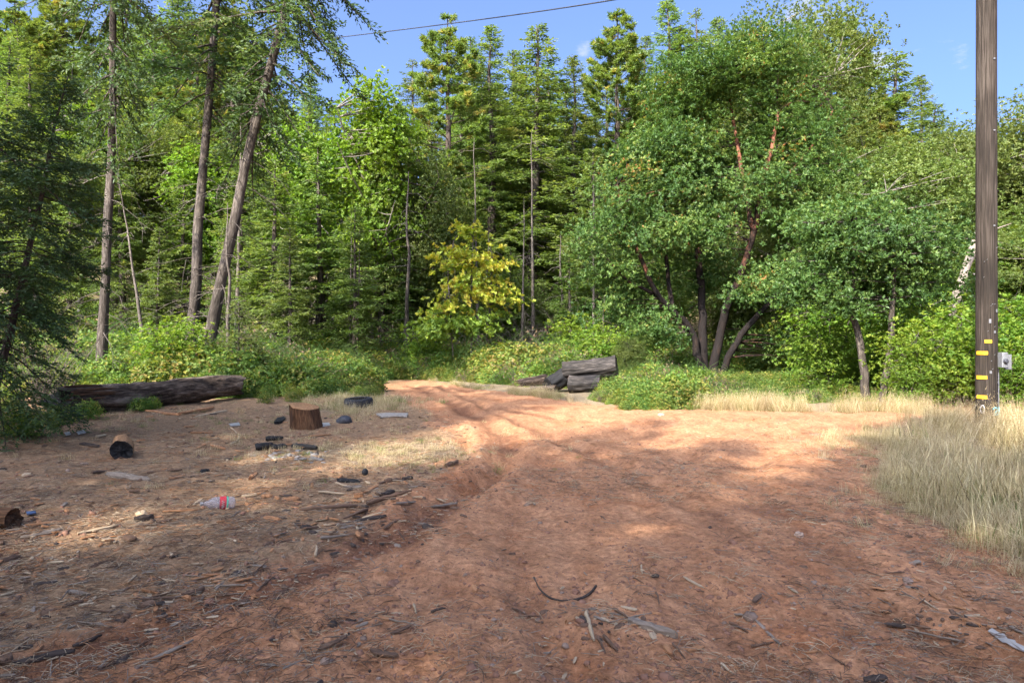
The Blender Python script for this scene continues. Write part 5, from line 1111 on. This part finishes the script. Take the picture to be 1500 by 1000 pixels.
D_ = [
 ('bark','bark_piece',49,857,88,854,8,'dark curled bark piece lying alone near the lower left'),
 ('chip','chip_grey',100,858,129,853,5,'grey splinter right of the dark curled bark at lower left'),
 ('bark','chip_grey',96,867,131,873,9,'grey plate of bark below the grey splinter at lower left'),
 ('chip','chip_pale',131,884,141,876,8,'cream coloured square chip at lower left'),
 ('stick','chip_grey',316,866,355,835,5,'slanting grey stick on the wood heap at lower left'),
 ('chunk','chip_brown',267,874,300,865,8,'short brown block at the left foot of the slanting stick'),
 ('chip','chip_orange',296,843,336,842,6,'orange strip of wood above the slanting grey stick'),
 ('chip','chip_grey',208,975,283,939,9,'long weathered slat in the lower left foreground'),
 ('stick','chip_brown',147,982,173,969,4,'thin reddish stick left of the weathered slat'),
 ('bark','bark_piece',19,974,107,955,14,'long dark slab of bark in the bottom left corner'),
 ('stick','bark_piece',107,951,148,934,7,'dark stick continuing from the bark slab at bottom left'),
 ('chunk','chip_brown',0,974,16,963,14,'brown block cut by the left edge near the bottom'),
 ('chip','chip_orange',37,771,96,765,7,'long orange brown splinter by the split log at left edge'),
 ('chip','chip_pale',112,783,173,771,8,'long pale splinter on the row of wood debris at left'),
 ('chunk','bark_piece',197,764,224,760,11,'dark wood block at the right of the pale splinter'),
 ('bark','chip_brown',0,823,29,815,10,'brown bark plate cut by the left edge'),
 ('chip','chip_grey',0,838,14,834,7,'grey chip at the left edge under the brown plate'),
 ('chip','chip_pale',0,874,21,867,6,'pale splinter at the left edge'),
 ('chip','bark_piece',248,818,267,814,6,'small dark chip above the wood heap at lower left'),
 ('stick','chip_pale',187,855,200,843,3,'short white crooked twig on the brown ground'),
 ('stick','chip_pale',237,851,259,853,4,'small pale twig right of the white crooked one'),
 ('chip','chip_grey',216,826,243,827,5,'flat grey strip on the brown ground at left'),
 ('stick','chip_pale',462,817,462,802,5,'yellowish peg shaped stick pointing away from the camera'),
 ('bark','chip_orange',386,759,411,762,8,'orange curved bark chip below the plastic bottle'),
 ('stick','bark_piece',631,898,653,893,4,'short black stick on the open dirt left of centre'),
 ('stick','chip_pale',606,887,610,901,4,'short tan twig left of the black stick'),
 ('stick','chip_grey',414,981,446,967,4,'thin grey stick at the bottom left of centre'),
 ('stick','chip_orange',443,919,459,937,4,'crooked orange twig on the trampled straw'),
 ('chip','chip_grey',407,835,421,833,5,'small grey chip at the right end of the wood heap'),
 ('chip','chip_grey',401,785,422,781,4,'thin grey sliver left of the twig litter'),
 ('chunk','chip_grey',919,914,989,935,17,'jagged split block of grey wood in the front centre'),
 ('stick','chip_pale',861,898,869,941,8,'pale straight stick pointing at the camera in front centre'),
 ('stick','chip_brown',884,934,905,957,7,'brown stick below the pale straight one in front centre'),
 ('stick','chip_brown',899,893,921,907,4,'thin brown stick behind the jagged block'),
 ('stick','chip_grey',923,907,955,899,3,'forked grey twig behind the jagged block'),
 ('chip','chip_pale',843,905,853,913,6,'yellow wood chip left of the pale straight stick'),
 ('chip','chip_pale',881,906,892,913,6,'yellow wood chip right of the pale straight stick'),
 ('chip','chip_pale',1001,846,1032,862,6,'pale thin slat on the dirt behind the jagged block'),
 ('stick','chip_brown',1068,914,1097,930,4,'thin brown stick right of the jagged block'),
 ('stick','chip_pale',1056,974,1076,990,5,'short tan stick at the bottom edge right of centre'),
 ('stick','chip_pale',940,829,943,842,3,'tiny pale peg in the middle of the dirt'),
 ('chip','chip_grey',1108,910,1144,946,6,'pale grey slat lying slanted in the right foreground'),
 ('stick','chip_brown',1100,949,1132,941,4,'thin root like twig left of the slanted grey slat'),
 ('chip','chip_pale',1155,861,1169,870,5,'small tan chip right of centre on red dirt'),
 ('chip','chip_pale',1340,921,1352,934,5,'small pale chip left of the white strip'),
 ('stick','chip_grey',1271,945,1289,946,3,'thin grey twig on red dirt at lower right'),
 ('bark','bark_piece',1391,905,1409,907,6,'black chip left of the dark pair by the white strip'),
 ('bark','bark_piece',1415,915,1437,918,7,'black chip touching the top of the white strip'),
 ('stick','chip_grey',1481,921,1500,929,5,'grey stick at the right edge above the white strip'),
 ('bark','bark_piece',1335,861,1345,863,5,'small black chip under the brown stone'),
 ('stick','chip_brown',1260,770,1275,769,4,'small dark stick at the edge of the matted grass'),
 ('stick','chip_pale',1351,881,1375,894,3,'thin straw coloured stick below the brown stone'),
 ('chip','chip_brown',215,694,266,690,8,'long brown plank fragment right of the round log chunk'),
 ('chip','chip_orange',249,703,272,698,8,'orange wood piece under the brown plank fragment'),
 ('bark','chip_grey',159,696,219,705,15,'wide grey bark plate below the round log chunk'),
 ('stick','chip_brown',135,696,171,686,5,'thin brown stick in front of the round log chunk'),
 ('chip','chip_orange',46,731,58,733,6,'orange chip alone on the brown ground near left edge'),
 ('chip','chip_grey',90,743,98,737,6,'grey curled leaf shaped chip near the left'),
 ('chip','chip_orange',51,741,64,738,7,'tan chip left of the grey curled one'),
 ('bark','char',294,692,307,690,9,'charred flake on the ground left of the fire remains'),
 ('chunk','chip_orange',365,703,373,695,7,'orange peg of wood below the fire remains'),
 ('chip','chip_orange',309,653,330,659,7,'orange strip of wood left of the fire remains'),
 ('chip','chip_orange',290,657,300,651,6,'small orange chip farther left of the fire remains'),
 ('bark','bark_piece',117,652,147,654,7,'dark bark strip behind the round log chunk'),
 ('chip','chip_pale',141,641,154,638,7,'pale yellow chip in front of the long fallen log'),
 ('chip','chip_orange',280,635,310,635,7,'flat orange slab on the ground before the right half of the long log'),
 ('chip','chip_orange',270,626,285,624,5,'orange sliver just below the long fallen log'),
 ('chip','chip_orange',215,603,262,609,9,'orange peeled bark under the middle of the long log'),
 ('chip','chip_orange',262,607,310,598,9,'big orange bark slab beneath the right end of the long log'),
 ('chip','chip_pale',285,611,332,602,6,'pale peeled strip beside the big orange bark slab'),
 ('chip','chip_orange',240,750,288,748,6,'orange wood strip left of the plastic bottle'),
 ('chip','chip_pale',282,742,297,732,6,'tan splinter leaning at the neck of the plastic bottle'),
 ('chip','chip_pale',354,728,376,725,8,'pale wood piece right of the plastic bottle'),
 ('bark','chip_orange',383,729,399,727,9,'orange brown bark curl right of the pale wood piece'),
 ('bark','chip_orange',414,734,440,732,11,'yellowish orange bark slab two pieces right of the bottle'),
 ('chip','chip_orange',453,640,486,637,5,'orange slat on the ground right of the stump foot'),
 ('bark','char',494,704,527,707,10,'flat charred slab of bark below the black ball'),
 ('stick','chip_brown',537,741,603,723,7,'long brown stick left of the tyre ruts'),
 ('chip','chip_orange',533,723,554,711,8,'reddish board fragment above the long brown stick'),
 ('stick','chip_brown',554,711,565,708,5,'twig end above the reddish board fragment'),
 ('chunk','chip_brown',563,707,584,704,8,'brown wood block above the long brown stick'),
 ('chunk','bark_piece',590,705,602,702,8,'dark little block right of the brown wood block'),
 ('chunk','bark_piece',558,728,578,723,9,'dark block touching the long brown stick'),
 ('chunk','chip_orange',519,729,531,726,9,'orange block left of the long brown stick'),
 ('chip','chip_grey',633,744,668,738,8,'flat grey slab at the edge of the ruts'),
 ('chip','chip_grey',581,738,606,736,6,'flat grey strip below the long brown stick'),
 ('chunk','chip_brown',653,684,669,677,7,'brown stick piece in the sunlit patch'),
 ('stick','chip_pale',492,708,512,714,3,'pale twig under the charred slab'),
 ('stick','chip_pale',467,722,506,725,4,'pale long twig left of the orange block'),
 ('chip','chip_brown',675,755,686,758,6,'small brown chip right of the flat grey slab'),
 ('chip','chip_grey',465,740,486,744,5,'grey splinter below the pale long twig'),
 ('bark','bark_piece',521,765,563,756,9,'dark bark strip on the twig litter'),
 ('stick','chip_brown',563,777,584,764,6,'dark stick at the right of the twig litter'),
 ('chip','chip_pale',530,760,560,752,6,'pale splinter at the top of the twig litter'),
 ('chip','chip_grey',498,775,530,768,7,'grey splinter in the heart of the twig litter'),
 ('bark','bark_piece',432,768,452,770,6,'dark sliver left of the twig litter'),
 ('stick','chip_grey',470,790,520,782,4,'long grey twig at the front of the twig litter'),
 ('chip','char',405,622,416,612,12,'charred lump leaning on the left side of the stump'),
 ('stick','chip_grey',30,790,75,783,5,'grey stick at the front of the left debris row'),
 ('bark','chip_grey',60,784,92,776,9,'silvery bark strip under the orange brown splinter'),
 ('chip','chip_brown',230,766,252,762,6,'brown chip right of the dark wood block'),
 ('chip','chip_orange',118,790,140,786,5,'small orange sliver below the long pale splinter'),
]
NAMES = {'stick': ('stick', 'stick'), 'chip': ('wood_chip', 'wood chip'), 'bark': ('bark_piece', 'bark'), 'chunk': ('wood_block', 'wood block')}
for kind, mat, x1, y1, x2, y2, w, lab in D_:
    nm, cat = NAMES[kind]; lay(nm, kind, mat, x1, y1, x2, y2, w, lab, cat)
def loose_chips():
    r = rng_(404); kinds = [('chip', 'chip_orange'), ('chip', 'chip_pale'), ('chip', 'chip_brown'), ('bark', 'bark_piece'), ('bark', 'chip_orange'), ('stick', 'chip_brown'), ('stick', 'chip_grey'), ('chunk', 'chip_orange')]
    me = [stick_mesh(.14, .035 if k != 'stick' else .014, k, 500+i).mesh(NAMES[k][0], M[m]) for i, (k, m) in enumerate(kinds)]
    zones = [(275, 605, 60, 10, 26, 'below the long fallen log'), (330, 640, 70, 18, 18, 'left of the campfire'), (520, 768, 45, 22, 22, 'in the twig litter beside the ruts'), (80, 775, 60, 18, 22, 'in the debris row near the left edge'), (330, 860, 40, 20, 10, 'on the wood heap at lower left'),
             (560, 728, 50, 16, 14, 'around the long brown stick'), (420, 730, 60, 18, 12, 'right of the plastic bottle'), (220, 690, 80, 25, 12, 'near the round log chunk'), (430, 665, 40, 10, 10, 'in front of the campfire'), (30, 830, 40, 25, 10, 'at the left edge near the brown plate'), (1400, 905, 60, 25, 8, 'left of the white plastic strip'), (900, 915, 70, 20, 6, 'round the jagged grey block'), (480, 940, 60, 30, 6, 'at the bottom left of centre')]
    words = ['orange splinter', 'pale splinter', 'brown splinter', 'dark bark flake', 'orange bark flake', 'brown twig', 'grey twig', 'orange wood lump']
    for cx, cy_, sx, sy, n, where in zones:
        for q in range(n):
            c = gp(min(1495, max(3, r.normal(cx, sx))), max(590, r.normal(cy_, sy))); i = int(r.choice(8, p=[.22, .16, .14, .12, .1, .12, .08, .06])); s = r.uniform(.35, 1.15)
            o = part(NAMES[kinds[i][0]][0], me[i], None); o.location = (c.x, c.y, c.z+.008); o.scale = (s,)*3
            a = r.random()*6.283; z = Vector((math.cos(a), math.sin(a), r.normal(0, .08))).normalized(); x = Vector((0, 0, 1)).cross(z).normalized(); y = z.cross(x)
            o.rotation_euler = Matrix((x, y, z)).transposed().to_euler()
            tag(o, 'loose '+words[i]+' lying '+where, NAMES[kinds[i][0]][1], 'loose splinters in the wood litter')
loose_chips()
# fire remains
for (x1, y1, x2, y2, w, lab) in [(374, 660, 400, 656, 12, 'left charred log of the cold campfire'), (431, 657, 465, 661, 11, 'right charred log of the cold campfire'), (389, 647, 415, 645, 9, 'charred log at the back of the cold campfire'), (398, 659, 420, 657, 10, 'charred stub in the middle of the cold campfire')]:
    lay('charred_log', 'stick', 'char', x1, y1, x2, y2, w, lab, 'charred log')
lay('wood_chip', 'chip', 'chip_orange', 417, 652, 443, 650, 5, 'unburnt orange slat behind the right charred log', 'wood chip')
lay('wood_chip', 'chip', 'chip_grey', 425, 667, 452, 672, 5, 'ash grey slat in front of the campfire', 'wood chip')
# curved twig in the foreground, curved pale twig on the left
def curve_twig(pts, r, mat, label, name='bent_twig'):
    P = np.array([gp(*p) for p in pts]); P[:, 2] += r*.6; mb = MB(); s = np.linspace(0, len(P)-1, len(P)*3)
    Q = np.stack([np.interp(s, np.arange(len(P)), P[:, c]) for c in range(3)], -1)
    for _ in range(2): Q[1:-1] = (Q[:-2]+2*Q[1:-1]+Q[2:])/4
    tube(mb, Q, np.linspace(r*.5, r, len(Q)), 6, wob=.2); o = part(name, mb, M[mat]); tag(o, label, 'twig')
curve_twig([(782, 846), (788, 860), (796, 870), (807, 878), (825, 882), (849, 879), (865, 870), (873, 859)], .009, 'bark_piece', 'dark twig bent in a half circle on the foreground dirt')
curve_twig([(336, 627), (346, 633), (351, 641), (347, 647), (338, 650)], .016, 'chip_pale', 'pale hooked twig left of the campfire')
# rubbish
def bottle():
    c = gp(318, 749); Lb = .27; r0 = .052
    a = gp(297, 748); b = gp(341, 746); d = (b-a).normalized()
    o = thing('plastic_bottle', 'crumpled clear plastic bottle with red label lying on the brown ground', 'bottle', (a.x, a.y+.05, a.z+.045), axis_rot(-d, 1.2)); o.location = Vector((b.x, b.y+.05, b.z+.05))
    prof = [(0, 0), (.03, 0), (.045, .008), (.05, .03), (.047, .05), (.051, .06), (.051, .17), (.046, .19), (.03, .225), (.016, .245), (.014, .27)]
    n = 28; A_ = np.arange(n)/n*6.283
    P = np.array(prof); rr = P[:, 0][:, None]*(1+.12*np.sin(A_*2+.5)[None]*(P[:, 1][:, None] < .2)+.06*vnoise(A_[None]*3, P[:, 1][:, None]*30, 2))
    V = np.stack([rr*np.cos(A_), rr*np.sin(A_), np.broadcast_to(P[:, 1][:, None], rr.shape)], -1); i = np.arange(len(P)-1)[:, None]*n; j = np.arange(n)[None]; k = (j+1) % n
    mb = MB(); mb.add(V.reshape(-1, 3), np.stack([i+j, i+k, i+n+k, i+n+j], -1).reshape(-1, 4)); part('bottle_body', mb, M['clear'], o)
    def band(name, z0, z1, a0, a1, mat):
        m = MB(); aa = np.linspace(a0, a1, 22); q = .0535*(1+.12*np.sin(aa*2+.5)); zz_ = np.linspace(z0, z1, 4)
        Vv = np.stack([np.broadcast_to(q*np.cos(aa), (4, 22)), np.broadcast_to(q*np.sin(aa), (4, 22)), np.broadcast_to(zz_[:, None], (4, 22))], -1)
        m.add(Vv.reshape(-1, 3), [(r*22+s, r*22+s+1, (r+1)*22+s+1, (r+1)*22+s) for r in range(3) for s in range(21)]); part(name, m, mat, o)
    band('colour_band', .062, .072, 0, 6.283, M['label_green']); band('paper_label', .078, .13, 0, 6.283, M['label_red'])
    for q0 in (.4, 2.4, 4.4):
        m = MB(); tt = np.linspace(0, 1, 26); aa = q0+tt*1.3; rq = .0558*(1+.12*np.sin(aa*2+.5)); tube(m, np.stack([rq*np.cos(aa), rq*np.sin(aa), .104+.012*np.sin(tt*22)], -1), .0022, 4); part('label_script', m, M['white'], o)
    m = MB(); tube(m, [(0, 0, .262), (0, 0, .285)], .017, 14); part('cap', m, M['white'], o)
bottle()
def scrap(name, mat, pts, th, label, cat, group=None, lift=.01):
    P = [gp(*p) for p in pts]; n = len(P); r = rng_(int(pts[0][0])); mb = MB()
    top = np.array([(p.x, p.y, p.z+lift+th+r.uniform(0, lift)) for p in P]); bot = top-np.array([0, 0, th])
    c = top.mean(0)+[0, 0, lift*.8]; V = np.vstack([top, bot, c])
    mb.add(V, [(i, (i+1) % n, 2*n) for i in range(n)], smooth=False); mb.add(V, [(i, n+i, n+(i+1) % n, (i+1) % n) for i in range(n)], smooth=False); mb.add(bot, [tuple(range(n-1, -1, -1))], smooth=False)
    return tag(part(name, mb, M[mat]), label, cat, group)
scrap('white_board', 'board', [(551, 609), (565, 607), (598, 608), (596, 612), (578, 611), (560, 613)], .03, 'flat white board on the grass between tyre and road', 'board')
scrap('plastic_strip', 'white', [(1447, 926), (1453, 924), (1462, 931), (1471, 932), (1476, 939), (1487, 943), (1490, 949), (1503, 953), (1500, 959), (1491, 954), (1482, 951), (1474, 945), (1468, 944), (1457, 934)], .003, 'torn strip of white plastic at the lower right edge', 'plastic')
scrap('plastic_scrap', 'blue', [(32, 636), (42, 634), (45, 638), (34, 640)], .01, 'blue plastic scrap by the near end of the long log', 'plastic')
scrap('plastic_scrap', 'blue', [(38, 753), (52, 751), (53, 755), (40, 757)], .01, 'blue plastic scrap in the debris by the left edge', 'plastic')
scrap('paper_scrap', 'white', [(94, 635), (102, 634), (104, 638), (97, 639)], .006, 'white paper scrap left of three in front of the log', 'paper')
scrap('paper_scrap', 'white', [(112, 634), (122, 632), (126, 636), (115, 638)], .006, 'white paper scrap just right of the first in front of the log', 'paper')
scrap('paper_scrap', 'white', [(335, 622), (350, 620), (352, 624), (338, 626)], .006, 'white paper scrap above the hooked twig', 'paper')
scrap('paper_scrap', 'white', [(468, 621), (482, 620), (484, 624), (470, 625)], .006, 'white paper scrap right of the stump', 'paper')
# unnumbered litter: needles, chips, gravel, ash
def litter():
    r = rng_(123)
    def small(kind, mat, seed, L, w): return stick_mesh(L, w, kind, seed).mesh('bit', M[mat])
    bits = [small('chip', 'chip_pale', 1, .045, .012), small('chip', 'chip_orange', 2, .05, .018), small('chip', 'chip_grey', 3, .05, .014), small('stick', 'chip_brown', 4, .09, .006), small('stick', 'chip_grey', 5, .11, .005), small('bark', 'bark_piece', 6, .05, .025), small('bark', 'chip_brown', 7, .045, .025), small('stick', 'chip_pale', 8, .08, .003)]
    def rot(n):  # lie flat: local Z horizontal
        return np.stack([np.full(n, math.pi/2)+r.normal(0, .08, n), r.normal(0, .25, n), r.random(n)*6.283], -1)
    P = []
    def cluster(px, py, sx, sy, n):
        c = gp(px, py); P.append(np.stack([r.normal(c.x, sx, n), r.normal(c.y, sy, n)], -1))
    n = 5200; y = 3+r.random(n)**1.5*12; xl = np.interp(y, [p[1] for p in ROAD_L], [p[0] for p in ROAD_L]); x = xl+.3-np.abs(r.normal(0, 3.0, n)); P.append(np.stack([x, y], -1))
    n = 800; y = 2.6+r.random(n)**1.4*10; P.append(np.stack([r.uniform(-1, 1, n)*y*.72, y], -1))
    for a in [(520, 770, .35, .3, 260), (60, 780, .5, .25, 300), (330, 855, .28, .16, 160), (240, 890, .16, .1, 130), (880, 915, .22, .12, 90), (1350, 880, .22, .2, 130), (420, 665, .35, .35, 160), (270, 605, .8, .5, 220), (330, 640, .9, .8, 220), (1420, 930, .2, .12, 70), (560, 730, .5, .35, 130), (460, 925, .25, .15, 110), (260, 765, .5, .12, 120), (20, 830, .4, .2, 120)]: cluster(*a)
    P = np.concatenate(P); P = P[(P[:, 1] > 1.5)]; n = len(P)
    scatter('wood_litter', 'fine litter of needles, bark crumbs and splinters on the dirt', 'litter', bits, np.stack([P[:, 0], P[:, 1], hz(P[:, 0], P[:, 1])+.004], -1), rot(n), r.lognormal(-.25, .45, n), r.choice(8, n, p=[.17, .12, .13, .17, .13, .04, .08, .16]))
    nb = []
    for i in range(4):
        mb = MB(); q = rng_(i+300); k = 9
        for j in range(k):
            a = q.random()*3.14; o = q.normal(0, .05, 3)*[1, 1, 0]; d = np.array([math.cos(a), math.sin(a), 0])*q.uniform(.02, .05)
            tube(mb, [o-d+[0, 0, .002], o+[0, 0, q.uniform(.003, .012)], o+d+[0, 0, .003]], [.0012, .0016, .001], 3, cap=False)
        nb.append(mb.mesh('needles', M[('chip_pale', 'chip_orange', 'chip_brown', 'chip_grey')[i]]))
    n = 9000; y = 2.3+r.random(n)**1.35*8.5; x = r.uniform(-.82, .82, n)*y
    k = (fbm(x*.7, y*.7, 3, 91)*.6+.35+.35*sstep(.3, -.8, x+1.2)) > r.random(n); x, y = x[k], y[k]; n = len(x)
    scatter('dry_needles', 'dry conifer needles strewn over the dirt', 'litter', nb, np.stack([x, y, hz(x, y)+.001], -1), tilt(r, n, .12), r.uniform(.7, 1.5, n), r.choice(4, n, p=[.3, .2, .3, .2]))
    gr = []
    for i, m in enumerate(('stone', 'clod', 'stone_pale', 'clod')):
        mb = blob_mesh(i+40, .02, .016, .012, .3, 7, 4, -.5); gr.append(mb.mesh('pebble', M[m]))
    n = 26000; y = 2.3+r.random(n)**1.5*10; x = r.uniform(-1, 1, n)*y*.8
    k = sstep(.0, .5, fbm(x*.8, y*.8, 3, 71)+.35) > r.random(n); x, y = x[k], y[k]; n = len(x)
    scatter('gravel', 'small stones and crumbs of red earth on the dirt road', 'gravel', gr, np.stack([x, y, hz(x, y)], -1), tilt(r, n, .3), r.lognormal(-1.15, .55, n), r.choice(4, n, p=[.14, .44, .0, .42]))
    c = gp(432, 668); mb = MB()
    for i in range(60):
        x, y = r.normal(c.x, .22), r.normal(c.y, .22); s = r.uniform(.02, .06)
        b = blob_mesh(i, s, s, s*.4, .3, 7, 4); mb.add(np.concatenate(b.v)+[x, y, hz1(x, y)], b.f[(4, 0, True)][0])
    tag(part('ash_crumbs', mb, M['ash']), 'pale ash and burnt crumbs of the cold campfire', 'ash', kind='stuff')
litter()
